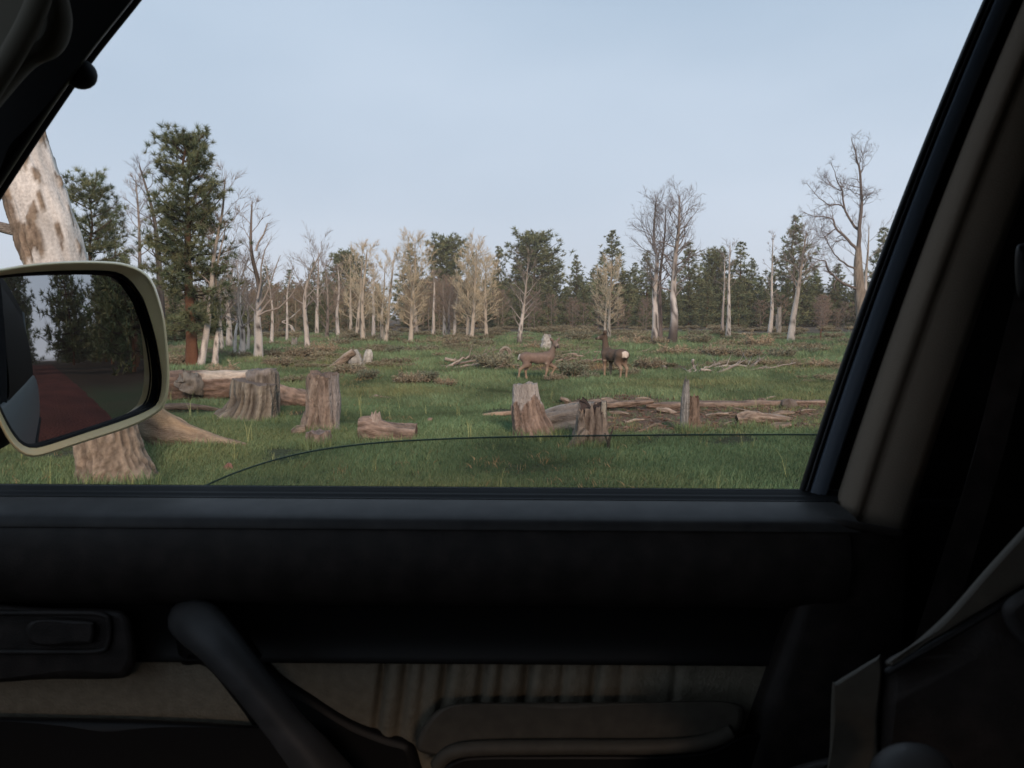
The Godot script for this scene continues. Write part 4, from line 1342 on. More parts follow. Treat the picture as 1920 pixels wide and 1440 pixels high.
	stump("wood_chunk", "dark knobbly chunk of wood on the long half-buried log", "wood chunk", 1428, 763, [
		{"pts": [[1428, 764, 28], [1427, 757, 25], [1425, 747, 9]], "sides": 16, "rings": 10, "amp": 0.35, "lump": 0.25, "c1": Color(0.28, 0.19, 0.14), "c2": deep}])
	stump("wood_chunk", "wider humped chunk of wood, right end of the worn soil", "wood chunk", 1475, 764, [
		{"pts": [[1476, 765, 34], [1475, 757, 30], [1474, 749, 17]], "sides": 16, "rings": 10, "amp": 0.3, "lump": 0.25, "c1": Color(0.25, 0.185, 0.15), "c2": deep}])
	stump("wood_chunk", "flat reddish slab of wood below the hollow-ended log", "wood chunk", 1455, 806, [
		{"lying": true, "pts": [[1432, 808, 8], [1455, 802, 18], [1482, 796, 9]], "sides": 14, "rings": 14, "amp": 0.3, "squash": 1.3, "c1": Color(0.38, 0.24, 0.18), "c2": deep}])
	stump("rotten_log", "reddish low log lying left of the slim grey stump", "log", 1180, 768, [
		{"name": "log", "lying": true, "pts": [[1050, 764, 9], [1110, 760, 17], [1160, 758, 14], [1225, 752, 7]], "sides": 18, "rings": 34, "amp": 0.35, "lump": 0.25, "squash": 1.4, "c1": Color(0.36, 0.23, 0.165), "c2": deep, "seed": 113}])
	stump("wood_chunk", "small red chunk of wood in the near grass on the left", "wood chunk", 428, 884, [
		{"pts": [[427, 888, 22], [428, 878, 19], [430, 868, 7]], "sides": 14, "rings": 8, "amp": 0.3, "lump": 0.2, "c1": Color(0.4, 0.16, 0.11), "c2": Color(0.2, 0.08, 0.06)}])
	stump("wood_chunk", "curled brown bark piece in the grass right of the sawn log", "wood chunk", 806, 794, [
		{"lying": true, "pts": [[799, 793, 6], [806, 788, 9], [812, 786, 5]], "sides": 10, "rings": 8, "amp": 0.3, "c1": Color(0.38, 0.23, 0.15), "c2": deep}])
	stump("fallen_branch", "thin branch with an orange stub in the grass above the sawn log", "branch", 700, 748, [
		{"lying": true, "pts": [[648, 752, 3], [690, 748, 4], [704, 744, 9], [716, 745, 5], [742, 748, 3]], "sides": 9, "rings": 20, "c1": Color(0.36, 0.25, 0.18), "c2": deep}])
	for q in [[1062, 752, 40, 7, "short splintered plank left of the reddish low log's end"], [1140, 750, 46, 8, "brown plank behind the reddish low log"], [1205, 748, 50, 6, "thin pale plank behind the red soil strip"], [1250, 772, 44, 8, "brown slab left of the slim grey stump's foot"], [1190, 790, 52, 7, "dark stick on worn soil between hollow stump and slim grey stump"], [1222, 800, 36, 9, "brown bark slab in front of the slim grey stump's left side"],
			[1345, 778, 56, 9, "brown slab right of the slim grey stump"], [1360, 796, 40, 8, "dark chunk left of the hollow-ended log"], [1400, 772, 60, 7, "pale split plank just above the hollow-ended log"], [1465, 776, 56, 12, "pale broken block at the right end of the hollow-ended log"], [1515, 770, 44, 8, "brown slab near the window frame on worn soil"], [1160, 775, 40, 7, "light splinter on the soil right of the hollow stump's post"], [1310, 790, 30, 9, "small brown lump at the slim grey stump's right foot"], [1440, 748, 34, 6, "thin stick behind the knobbly chunk"]]:
		var turn := rng.randf_range(-7.0, 7.0)
		q[2] *= rng.randf_range(0.55, 0.95)
		q[3] *= rng.randf_range(0.5, 0.95)
		stump("wood_piece", q[4], "wood piece", q[0], q[1] + 3, [{"name": "piece", "lying": true, "pts": [[q[0] - q[2] / 2.0, q[1] - turn, q[3] * 0.8], [q[0], q[1] - 1.5, q[3] * 1.2], [q[0] + q[2] / 2.0, q[1] + turn, q[3] * 0.7]], "sides": 12, "rings": 14, "amp": 0.4, "lump": 0.2, "jag": 0.03, "seed": int(q[0]), "c1": Color(0.42, 0.3, 0.23) * rng.randf_range(0.75, 1.3), "c2": deep, "end": Color(0.3, 0.2, 0.15)}])
	# bleached snag behind the left deer
	stump("tree_stump", "bleached white broken snag behind the left deer's head", "stump", 1030, 660, [
		{"pts": [[1024, 664, 21], [1024, 650, 19], [1025, 638, 17], [1025, 628, 14]], "sides": 24, "rings": 24, "amp": 0.18, "jag": 0.13, "c1": Color(0.66, 0.6, 0.56), "c2": Color(0.3, 0.26, 0.24), "end": Color(0.45, 0.4, 0.37), "seed": 121}])
	stump("root_plate", "upturned curved root plate at the right end of the brush pile", "stump", 950, 672, [
		{"lying": true, "pts": [[938, 668, 4], [940, 658, 7], [947, 653, 8], [954, 657, 8], [957, 668, 7]], "sides": 14, "rings": 20, "amp": 0.25, "c1": Color(0.42, 0.32, 0.24), "c2": deep}])
	# brush piles
	brush("brush_pile", "wide tangled pile of fallen grey branches left of the left deer", [[828, 687, 920, 672], [835, 690, 880, 668], [850, 692, 935, 678], [890, 684, 960, 690], [870, 668, 950, 662], [905, 676, 975, 686], [930, 694, 950, 680], [845, 676, 905, 676], [880, 690, 912, 664], [900, 668, 930, 656], [855, 664, 925, 664], [835, 672, 880, 682]], 6.0, Color(0.46, 0.39, 0.33))
	brush("brush_pile", "low pile of branches and brown litter between the two deer", [[1050, 668, 1130, 660], [1060, 674, 1125, 678], [1040, 680, 1085, 672], [1075, 664, 1105, 672], [1085, 682, 1135, 672], [1045, 662, 1100, 656]], 6.0, Color(0.42, 0.33, 0.27))
	brush("brush_pile", "pile of pale bleached poles on the right", [[1275, 702, 1305, 696], [1297, 676, 1303, 696], [1305, 700, 1348, 680], [1345, 702, 1398, 678], [1400, 697, 1492, 681], [1315, 692, 1350, 702], [1380, 684, 1430, 676], [1410, 690, 1425, 672], [1330, 690, 1400, 686], [1365, 700, 1440, 690]], 6.0, Color(0.58, 0.51, 0.45))
	brush("fallen_pole", "long thin fallen pole beyond the pale poles on the far right", [[1482, 694, 1560, 691]], 4.5, Color(0.5, 0.43, 0.36))
	brush("fallen_pole", "thin white fallen pole in front of the clean white aspen", [[1352, 627, 1412, 624]], 2.4, Color(0.6, 0.54, 0.48))
	brush("fallen_pole", "short pale pole left of the right deer's rump", [[1178, 664, 1215, 656]], 3.0, Color(0.52, 0.44, 0.36))
	# litter
	var n := 0
	for q in [[1015, 668], [1430, 641], [1438, 640], [1473, 637], [1245, 690], [1352, 664], [505, 636], [512, 637]]:
		var at := pg(q[0], q[1])
		var b := B.new()
		var s := near_far(at) * 4.5
		b.ball(Vector3(0, s * 0.35, 0), Vector3(s, s * 0.75, s), Color(0.55, 0.5, 0.45), Basis.IDENTITY, 8)
		for k in b.v.size():
			b.v[k] += Vector3(fine.get_noise_2d(k * 7.0, q[0]), fine.get_noise_2d(k * 5.0, 9.0), 0) * s * 0.5
		var r := put("rock", b.mesh(M.rock))
		r.position = at
		tag(r, ["pale rock beside the bleached snag", "pale rock, left of two below the tall snag", "pale rock, right of two below the tall snag", "white rock at the foot of the leaning white aspen", "small pale rock in the scrub left of the pale poles", "pale rock in the scrub behind the pale poles", "left of two light rocks far left in the scrub", "right of two light rocks far left in the scrub"][n], "rock")
		n += 1


func brush(called: String, label: String, sticks: Array, w: float, col: Color) -> void:
	var mid: Array = sticks[0]
	var at := pg((mid[0] + mid[2]) / 2.0, maxf(mid[1], mid[3]))
	var t := thing(called, label, "brush pile" if sticks.size() > 1 else "pole", at)
	for q in sticks:
		var foot := pg(q[0], maxf(q[1], q[3]) + 1.0)
		var z := foot.z
		var a := pz(q[0], q[1], z)
		var e := pz(q[2], q[3], z + rng.randf_range(-0.5, 0.3))
		a.y = maxf(a.y, lie(a.x, a.z) + 0.04)
		e.y = maxf(e.y, lie(e.x, e.z) + 0.02)
		var r := w / 2.0 * near_far(foot) * rng.randf_range(0.7, 1.2)
		var pts := PackedVector3Array()
		var rads := PackedFloat32Array()
		for k in 8:
			pts.append(a.lerp(e, k / 7.0) - at + Vector3(rng.randfn(0, 0.02), rng.randfn(0, 0.025), rng.randfn(0, 0.04)))
			rads.append(r * (1.0 - 0.6 * k / 7.0))
		var b := B.new()
		var c := col * rng.randf_range(0.7, 1.25)
		b.tube(pts, rads, 7, PackedColorArray([c, c * 0.85, c * 1.1, c]), true)
		for k in (7 if sticks.size() > 1 else 2):
			var p := pts[rng.randi_range(2, 7)]
			var d := ((e - a).normalized() + Vector3(rng.randfn(0, 0.6), rng.randfn(0.3, 0.4), rng.randfn(0, 0.6))).normalized()
			b.cone(p, p + d * rng.randf_range(0.2, 0.7), r * 0.35, c)
		put("branch" if sticks.size() > 1 else "pole", b.mesh(M.log_bark), t)


# ---------- sagebrush and scrub ----------
func build_scrub() -> void:
	rng.seed = 33
	var forms := [bush_mesh(1, Color(0.29, 0.235, 0.175), Color(0.24, 0.24, 0.17), 5, 1.2), bush_mesh(2, Color(0.31, 0.25, 0.19), Color(0.29, 0.255, 0.18), 4, 1.5), bush_mesh(3, Color(0.28, 0.22, 0.17), Color(0.19, 0.215, 0.15), 5, 1.0), bush_mesh(4, Color(0.4, 0.32, 0.23), Color(0.36, 0.29, 0.2), 2, 1.7)]
	# [px, py of the foot, width in px, form, label]
	var list := [
		[765, 722, 62, 1, "brown twiggy bush, left half of the clump in the middle of the meadow"],
		[800, 716, 58, 2, "grey-green bush, right half of the clump in the middle of the meadow"],
		[835, 724, 48, 3, "straw-coloured low bush trailing right of the middle clump"],
		[655, 706, 70, 1, "low bush in front of the two bleached stumps"],
		[690, 712, 50, 2, "dark low bush right of the bleached stumps' foot"],
		[1075, 712, 70, 2, "grey-green bush in front of the branches between the deer"],
		[1105, 716, 46, 0, "low sage bush left of the right deer's forelegs"],
		[1040, 716, 42, 1, "dark scrubby tuft right of the left deer's foreleg"],
		[925, 694, 80, 0, "pale grey sage bush in front of the wide branch pile"],
		[1180, 706, 44, 0, "low bush behind the right deer's hind legs"],
		[1220, 692, 60, 1, "brown low scrub right of the right deer"],
		[1260, 668, 60, 3, "straw scrub below the pair of tall dead aspens"],
		[1340, 672, 70, 1, "brown scrub left of the far right meadow"],
		[1400, 674, 66, 1, "reddish brown scrub above the pale poles"],
		[1465, 676, 60, 0, "olive scrub right above the pale poles' end"],
		[1515, 668, 46, 2, "dark scrub near the right window frame"],
		[1535, 690, 52, 3, "straw weed clump beside the right window frame"],
		[1480, 690, 44, 1, "small brown scrub behind the longest pale pole"],
		[330, 690, 70, 1, "brown scrub at the foot of the big pine"],
		[420, 704, 60, 3, "straw scrub behind the bleached fallen log"],
		[520, 690, 56, 1, "brown scrub behind the furrowed stump"],
		[565, 672, 60, 1, "rusty scrub under the forked aspen"],
		[610, 664, 56, 3, "straw scrub left of the bleached stumps' far side"],
		[640, 650, 50, 0, "grey scrub behind the bleached stumps"],
		[740, 668, 48, 2, "dark low tuft right of the bleached stumps"],
		[800, 664, 52, 0, "olive scrub under the broadest ochre aspen"],
		[860, 650, 52, 1, "brown scrub under the three short stems"],
		[905, 652, 46, 0, "grey scrub under the twin-trunked ochre aspen"],
		[1000, 658, 50, 3, "straw scrub right of the black-footed aspen"],
		[1085, 644, 60, 0, "olive scrub left of the slim ochre pair"],
		[1180, 650, 60, 3, "straw scrub right of the slim ochre pair"],
		[1240, 650, 50, 1, "brown scrub round the tall dead aspens' feet"],
		[1310, 648, 54, 0, "olive scrub right of the tall dead aspens"],
		[1420, 652, 60, 3, "straw scrub below the thin white aspen"],
	]
	for q in list:
		var foot := pg(q[0], q[1])
		var s: float = q[2] * near_far(foot) / 1.15
		var o := put("bush", forms[q[3]])
		o.position = foot
		o.rotation.y = rng.randf() * TAU
		var tall := rng.randf_range(0.72, 0.95)
		o.scale = Vector3(s, s * tall, s)
		tag(o, q[4], "bush", "low bushes scattered over the meadow")
	var b := B.new()
	for q in [[1541, 650, 12, 0.5], [1526, 655, 8, 0.3]]:
		pass
	var stalk_at := pg(1538, 646)
	b.cone(Vector3.ZERO, Vector3(0.02, 0.9, 0), 0.03, Color(0.22, 0.12, 0.08))
	for k in 60:
		var y := rng.randf_range(0.45, 0.95)
		b.cone(Vector3(0.015, y, 0), Vector3(rng.randfn(0.02, 0.05), y + 0.12, rng.randfn(0, 0.05)), 0.014, Color(0.2, 0.1, 0.06))
	var st := put("dried_stalk", b.mesh(M.twig))
	st.position = stalk_at
	tag(st, "rust-brown dried seed stalk standing near the right window frame", "plant")
	# the countless small tufts that brown the far meadow
	var places := []
	var tints := []
	while places.size() < 1350:
		var p := pg(rng.randf_range(-60.0, 2000.0), 612.0 + 108.0 * pow(rng.randf(), 1.9))
		if patchy.get_noise_2d(p.x, p.z) < rng.randf_range(-0.12, 0.2) or (p.z > -26.0 and rng.randf() < 0.8):
			continue
		var s := rng.randf_range(0.35, 0.85) * clampf(-p.z / 42.0, 0.6, 1.7)
		places.append(Transform3D(Basis(Vector3.UP, rng.randf() * TAU).scaled(Vector3(s * 1.5, s * rng.randf_range(0.5, 0.95), s * 1.5)), p))
		tints.append(Color(1.15, 1.05, 1.0) * rng.randf_range(0.75, 1.2))
	copies("scrub_tufts", forms[0], places, tints, "countless low brown tufts of scrub across the far meadow", "scrub")
	places = []
	while places.size() < 900:
		var x := rng.randf_range(-0.5, 6.5)
		var z := rng.randf_range(-17.0, -11.5)
		if bare_soil(x, z) < rng.randf_range(0.2, 0.9):
			continue
		var s := rng.randf_range(0.4, 1.6)
		places.append(Transform3D(Basis.from_euler(Vector3(rng.randfn(0, 0.3), rng.randf() * TAU, rng.randfn(0, 0.3))).scaled(Vector3(s, s * 0.6, s * 0.7)), Vector3(x, lie(x, z) + 0.01, z)))
	var chip := B.new()
	chip.box(Vector3.ZERO, Vector3(0.1, 0.022, 0.035), Color(0.38, 0.27, 0.2), 0.006)
	tints = []
	for k in 900:
		tints.append(Color(1, 1, 1).lerp(Color(0.5, 0.4, 0.38), rng.randf()))
	copies("wood_chips", chip.mesh(M.log_bark), places, tints, "scattered wood chips and bark on the worn brown soil", "wood chips")


# ---------- the two deer ----------
func build_deer() -> void:
	var at := pg(1009, 714)
	var size := 0.93
	deer("reddish deer in profile with pale rump, a foreleg raised, facing right", "deer", at, 0.06, size, {
		"neck": Vector3(0.47, 1.05, 0.0), "face": Vector3(0.35, -0.28, 0.75),
		"legs": [["fore", Vector3(0.27, 0.66, 0.085), Vector3(0.25, 0.5, 0.095), Vector3(0.24, 0.3, 0.09), Vector3(0.19, 0.09, 0.09), Vector3(0.2, 0.025, 0.09)],
			["fore", Vector3(0.3, 0.64, -0.08), Vector3(0.34, 0.47, -0.09), Vector3(0.5, 0.38, -0.09), Vector3(0.4, 0.2, -0.09), Vector3(0.36, 0.15, -0.09)],
			["hind", Vector3(-0.4, 0.67, 0.075), Vector3(-0.34, 0.47, 0.1), Vector3(-0.53, 0.33, 0.095), Vector3(-0.57, 0.1, 0.095), Vector3(-0.55, 0.025, 0.095)],
			["hind", Vector3(-0.38, 0.67, -0.075), Vector3(-0.26, 0.48, -0.1), Vector3(-0.36, 0.31, -0.095), Vector3(-0.33, 0.09, -0.095), Vector3(-0.3, 0.025, -0.095)]]},
		Color(0.25, 0.182, 0.148), Color(0.19, 0.15, 0.125))
	at = pg(1150, 712)
	deer("darker deer seen from behind with white rump, head raised and ears out", "deer", at, PI - 1.1, 1.03, {
		"neck": Vector3(0.43, 1.12, 0.0), "face": Vector3(0.55, -0.1, -0.65),
		"legs": [["fore", Vector3(0.28, 0.66, 0.085), Vector3(0.26, 0.5, 0.1), Vector3(0.28, 0.3, 0.1), Vector3(0.28, 0.09, 0.1), Vector3(0.3, 0.025, 0.1)],
			["fore", Vector3(0.28, 0.66, -0.085), Vector3(0.26, 0.5, -0.1), Vector3(0.27, 0.3, -0.1), Vector3(0.27, 0.09, -0.1), Vector3(0.29, 0.025, -0.1)],
			["hind", Vector3(-0.4, 0.67, 0.075), Vector3(-0.32, 0.48, 0.09), Vector3(-0.48, 0.32, 0.085), Vector3(-0.46, 0.09, 0.085), Vector3(-0.43, 0.025, 0.085)],
			["hind", Vector3(-0.4, 0.67, -0.075), Vector3(-0.32, 0.48, -0.09), Vector3(-0.47, 0.32, -0.085), Vector3(-0.44, 0.09, -0.085), Vector3(-0.41, 0.025, -0.085)]]},
		Color(0.16, 0.115, 0.088), Color(0.1, 0.075, 0.06))


# ---------- grass ----------
func tuft(blades: int, tall: float, wide: float, spread: float, seed_: int) -> ArrayMesh:
	rng.seed = seed_
	var b := B.new()
	for k in blades:
		var a := rng.randf() * TAU
		var o := Vector3(cos(a), 0, sin(a)) * spread * sqrt(rng.randf())
		var h := tall * rng.randf_range(0.45, 1.1)
		var lean := Vector3(rng.randfn(0, 0.35), 0, rng.randfn(0, 0.35)) * h
		var side := Vector3(cos(a + 1.3), 0, sin(a + 1.3)) * wide * rng.randf_range(0.6, 1.2)
		var c := Color(0.138, 0.226, 0.118).lerp(Color(0.2, 0.256, 0.138), rng.randf()) * rng.randf_range(0.7, 1.2)
		if rng.randf() < 0.04:
			c = Color(0.3, 0.26, 0.15)
		var s := b.v.size()
		var m := o + Vector3(0, h * 0.6, 0) + lean * 0.35
		b.vert(o + side, c)
		b.vert(o - side, c)
		b.vert(m + side * 0.7, c)
		b.vert(m - side * 0.7, c)
		b.vert(o + Vector3(0, h, 0) + lean, c)
		b.tri(s, s + 2, s + 1)
		b.tri(s + 1, s + 2, s + 3)
		b.tri(s + 2, s + 4, s + 3)
	return b.mesh(M.grass)


func build_grass() -> void:
	var short := tuft(12, 0.075, 0.0034, 0.08, 71)
	var wide := tuft(12, 0.1, 0.006, 0.2, 72)
	var tall := tuft(5, 0.34, 0.0026, 0.05, 73)
	rng.seed = 74
	for pass_ in [["short_grass", short, 70000, 6.6, 15.5, "short green grass over the near meadow"], ["meadow_grass", wide, 110000, 15.0, 85.0, "green turf over the middle meadow"], ["tall_grass", tall, 130, 6.8, 17.0, "sparse tall pale grass blades in the near meadow"]]:
		var places := []
		var tints := []
		var far: float = pass_[4]
		var near: float = pass_[3]
		while places.size() < pass_[2]:
			var d := sqrt(lerpf(near * near, far * far, rng.randf())) if pass_[0] != "meadow_grass" else near + (far - near) * pow(rng.randf(), 2.0)
			var x := rng.randf_range(-0.74, 0.6) * d
			var z := -d
			if rng.randf() < bare_soil(x, z) * 0.93:
				continue
			var n := patchy.get_noise_2d(x, z)
			var n2 := patchy.get_noise_2d(x * 3.0 + 90.0, z * 3.0)
			if patchy.get_noise_2d(x * 4.0, z * 4.0 + 50.0) > rng.randf_range(0.1, 0.5):
				continue
			if pass_[0] == "meadow_grass" and n + clampf((d - 40.0) / 80.0, -0.4, 0.3) > rng.randf_range(-0.1, 0.4) and d > 24.0:
				continue
			var s := rng.randf_range(0.6, 1.35) * (1.0 + 0.8 * n2) * (clampf(d / 18.0, 1.0, 2.6) if pass_[0] == "meadow_grass" else 1.0)
			places.append(Transform3D(Basis(Vector3.UP, rng.randf() * TAU).scaled(Vector3(s, s * rng.randf_range(0.75, 1.2), s)), Vector3(x, lie(x, z) - 0.008, z)))
			var c := Color(1, 1, 1) * (0.97 + n2 * 0.85)
			c = c.lerp(Color(1.4, 1.03, 0.9), clampf(n * 1.5 + n2 * 0.7, 0.0, 0.7))
			if pass_[0] == "tall_grass":
				c = Color(2.3, 1.75, 1.5)
			c.a = 1.0
			tints.append(c)
		copies(pass_[0], pass_[1], places, tints, pass_[5], "grass")
	# the longer grass that grazing leaves round the feet of the stumps
	var rank := tuft(9, 0.2, 0.0034, 0.06, 75)
	rng.seed = 76
	var places := []
	var tints := []
	for q in [[462, 795, 64], [505, 786, 30], [606, 812, 44], [598, 838, 28], [1000, 820, 52], [1104, 838, 48], [1292, 808, 26], [728, 834, 62], [215, 905, 90], [330, 842, 80], [1060, 818, 52], [400, 762, 90], [1420, 804, 60], [668, 694, 20], [689, 692, 12]]:
		var foot := pg(q[0], q[1])
		for k in 70:
			var side := rng.randf_range(-1.0, 1.0)
			var x: float = foot.x + side * q[2] * near_far(foot) * 1.05
			var z: float = foot.z + rng.randf_range(-0.1, 0.25) * (1.0 - side * side) + 0.1
			var s := rng.randf_range(0.5, 1.1)
			places.append(Transform3D(Basis(Vector3.UP, rng.randf() * TAU).scaled(Vector3(s, s, s)), Vector3(x, lie(x, z) - 0.01, z)))
			var c := Color(1.0, 1.0, 1.0).lerp(Color(1.5, 1.1, 0.8), rng.randf() * rng.randf()) * rng.randf_range(0.75, 1.1)
			c.a = 1.0
			tints.append(c)
	copies("rank_grass", rank, places, tints, "longer grass left standing round the stumps and logs", "grass")
	# last year's straw between the green
	var straw := tuft(8, 0.09, 0.003, 0.08, 77)
	rng.seed = 78
	places = []
	tints = []
	while places.size() < 5200:
		var d := sqrt(rng.randf_range(44.0, 1100.0))
		var x := rng.randf_range(-0.74, 0.6) * d
		if patchy.get_noise_2d(x * 2.2 + 7.0, -d * 2.2) < rng.randf_range(-0.1, 0.35):
			continue
		var s := rng.randf_range(0.6, 1.3) * clampf(d / 16.0, 1.0, 1.6)
		places.append(Transform3D(Basis(Vector3.UP, rng.randf() * TAU).scaled(Vector3(s * 1.3, s * 0.8, s * 1.3)), Vector3(x, lie(x, -d) - 0.008, -d)))
		tints.append(Color(1.95, 1.05, 1.1) * rng.randf_range(0.6, 1.0))
	copies("straw_tufts", straw, places, tints, "flattened dead straw between the green grass", "straw")


# ---------- the car ----------
# a closed outline of the photograph, laid at its own distance, with thickness and a rounded edge; pts are [px, py] or [px, py, dz]
func plate(pts: Array, z_back: float, z_front: float, bevel: float, m: Material, inset := -1.0) -> ArrayMesh:
	var b := B.new()
	var flat := PackedVector2Array()
	for q in pts:
		flat.append(Vector2(q[0], q[1]))
	var smooth := PackedVector2Array()
	var dz := PackedFloat32Array()
	var n := flat.size()
	for k in n:
		var d0: float = pts[k][2] if pts[k].size() > 2 else 0.0
		var d1: float = pts[(k + 1) % n][2] if pts[(k + 1) % n].size() > 2 else 0.0
		for j in 5:
			smooth.append(flat[k].cubic_interpolate(flat[(k + 1) % n], flat[(k + n - 1) % n], flat[(k + 2) % n], j / 5.0))
			dz.append(lerpf(d0, d1, j / 5.0))
	var m_ := smooth.size()
	var area := 0.0
	for k in m_:
		area += smooth[k].cross(smooth[(k + 1) % m_])
	var turn := signf(area)
	var star := true
	var heart := Vector2.ZERO
	for q in smooth:
		heart += q / m_
	for k in m_:
		if (smooth[(k + 1) % m_] - smooth[k]).cross(heart - smooth[k]) * turn < -1e-4:
			star = false
	var rows := []
	for ring in [[0.0, z_back], [0.0, z_front - bevel], [0.13, z_front - bevel * 0.5], [0.5, z_front - bevel * 0.13], [1.0, z_front]]:
		var row := PackedVector3Array()
		for k in m_:
			var t := (smooth[(k + 1) % m_] - smooth[(k + m_ - 1) % m_]).normalized()
			var inward := (heart - smooth[k]).normalized() if star else Vector2(-t.y, t.x) * turn
			var p: Vector2 = smooth[k] + inward * ring[0] * (bevel if inset < 0.0 else inset) * FPX / absf(z_front)
			row.append(pz(p.x, p.y, ring[1] + dz[k]))
		rows.append(row)
	b.loft(rows, Color.WHITE, true)
	var last: PackedVector3Array = rows[4]
	# a fan about the middle where the outline allows it, else a general triangulation
	var s := b.v.size()
	for p in last:
		b.vert(p, Color.WHITE)
	var hub := b.vert(pz(heart.x, heart.y, z_front), Color.WHITE)
	if star:
		for k in m_:
			b.tri(s + k, s + (k + 1) % m_, hub)
	else:
		var cut := Geometry2D.triangulate_polygon(smooth)
		for k in range(0, cut.size(), 3):
			var now := (last[cut[k + 1]] - last[cut[k]]).cross(last[cut[k + 2]] - last[cut[k]]).z
			var meant := (smooth[cut[k + 1]] - smooth[cut[k]]).cross(smooth[cut[k + 2]] - smooth[cut[k]])
			if now * meant < 0.0:
				b.tri(s + cut[k], s + cut[k + 1], s + cut[k + 2])
	return b.mesh(m)


func px_tube(pts: Array, r: float, m: Material, squash := 1.0) -> ArrayMesh:
	var raw := PackedVector3Array()
	for q in pts:
		raw.append(pz(q[0], q[1], q[2]))
	var sm := PackedVector3Array()
	var rads := PackedFloat32Array()
	var n := pts.size() * 6
	for k in n + 1:
		sm.append(smooth_path(raw, float(k) / n))
		var f := float(k) / n * (pts.size() - 1)
		var i := mini(int(f), pts.size() - 2)
		rads.append(lerpf(pts[i][3], pts[i + 1][3], f - i) if pts[0].size() > 3 else r)
	var b := B.new()
	b.tube(sm, rads, 14, PackedColorArray([Color.WHITE]), true)
	return b.mesh(m)


func pillar_edge(py: float) -> float:
	return 1843.0 - 0.435 * py + 0.0000646 * py * py


func pillar_strip(profile: Array, y0: float, y1: float, m: Material) -> ArrayMesh:
	var b := B.new()
	var rows := []
	for k in 41:
		var py := lerpf(y0, y1, k / 40.0)
		var row := PackedVector3Array()
		for q in profile:
			row.append(pz(pillar_edge(py) + q[0], py, q[1]))
		rows.append(row)
	b.loft(rows, Color.WHITE)
	return b.mesh(m)


func door_strip(profile: Array, x0: float, x1: float, m: Material, steps := 40) -> ArrayMesh:
	var b := B.new()
	var rows := []
	for q in profile:
		var y := pz(960, q[0], q[1]).y
		var row := PackedVector3Array()
		for k in steps + 1:
			var x := lerpf(x0, x1, float(k) / steps)
			row.append(Vector3(x, y - 0.0067 * x, q[1]))
		rows.append(row)
	b.loft(rows, Color.WHITE)
	return b.mesh(m)


func side_loft(profile: Array, x0: float, x1: float, m: Material) -> ArrayMesh:
	var b := B.new()
	var rows := []
	for k in 13:
		var x := lerpf(x0, x1, k / 12.0)
		var row := PackedVector3Array()
		for q in profile:
			row.append(Vector3(x, q[0], q[1]))
		rows.append(row)
	b.loft(rows, Color.WHITE)
	return b.mesh(m)


func one_box(at: Vector3, size: Vector3, bevel: float, m: Material) -> ArrayMesh:
	var b := B.new()
	b.box(at, size, Color.WHITE, bevel)
	return b.mesh(m)


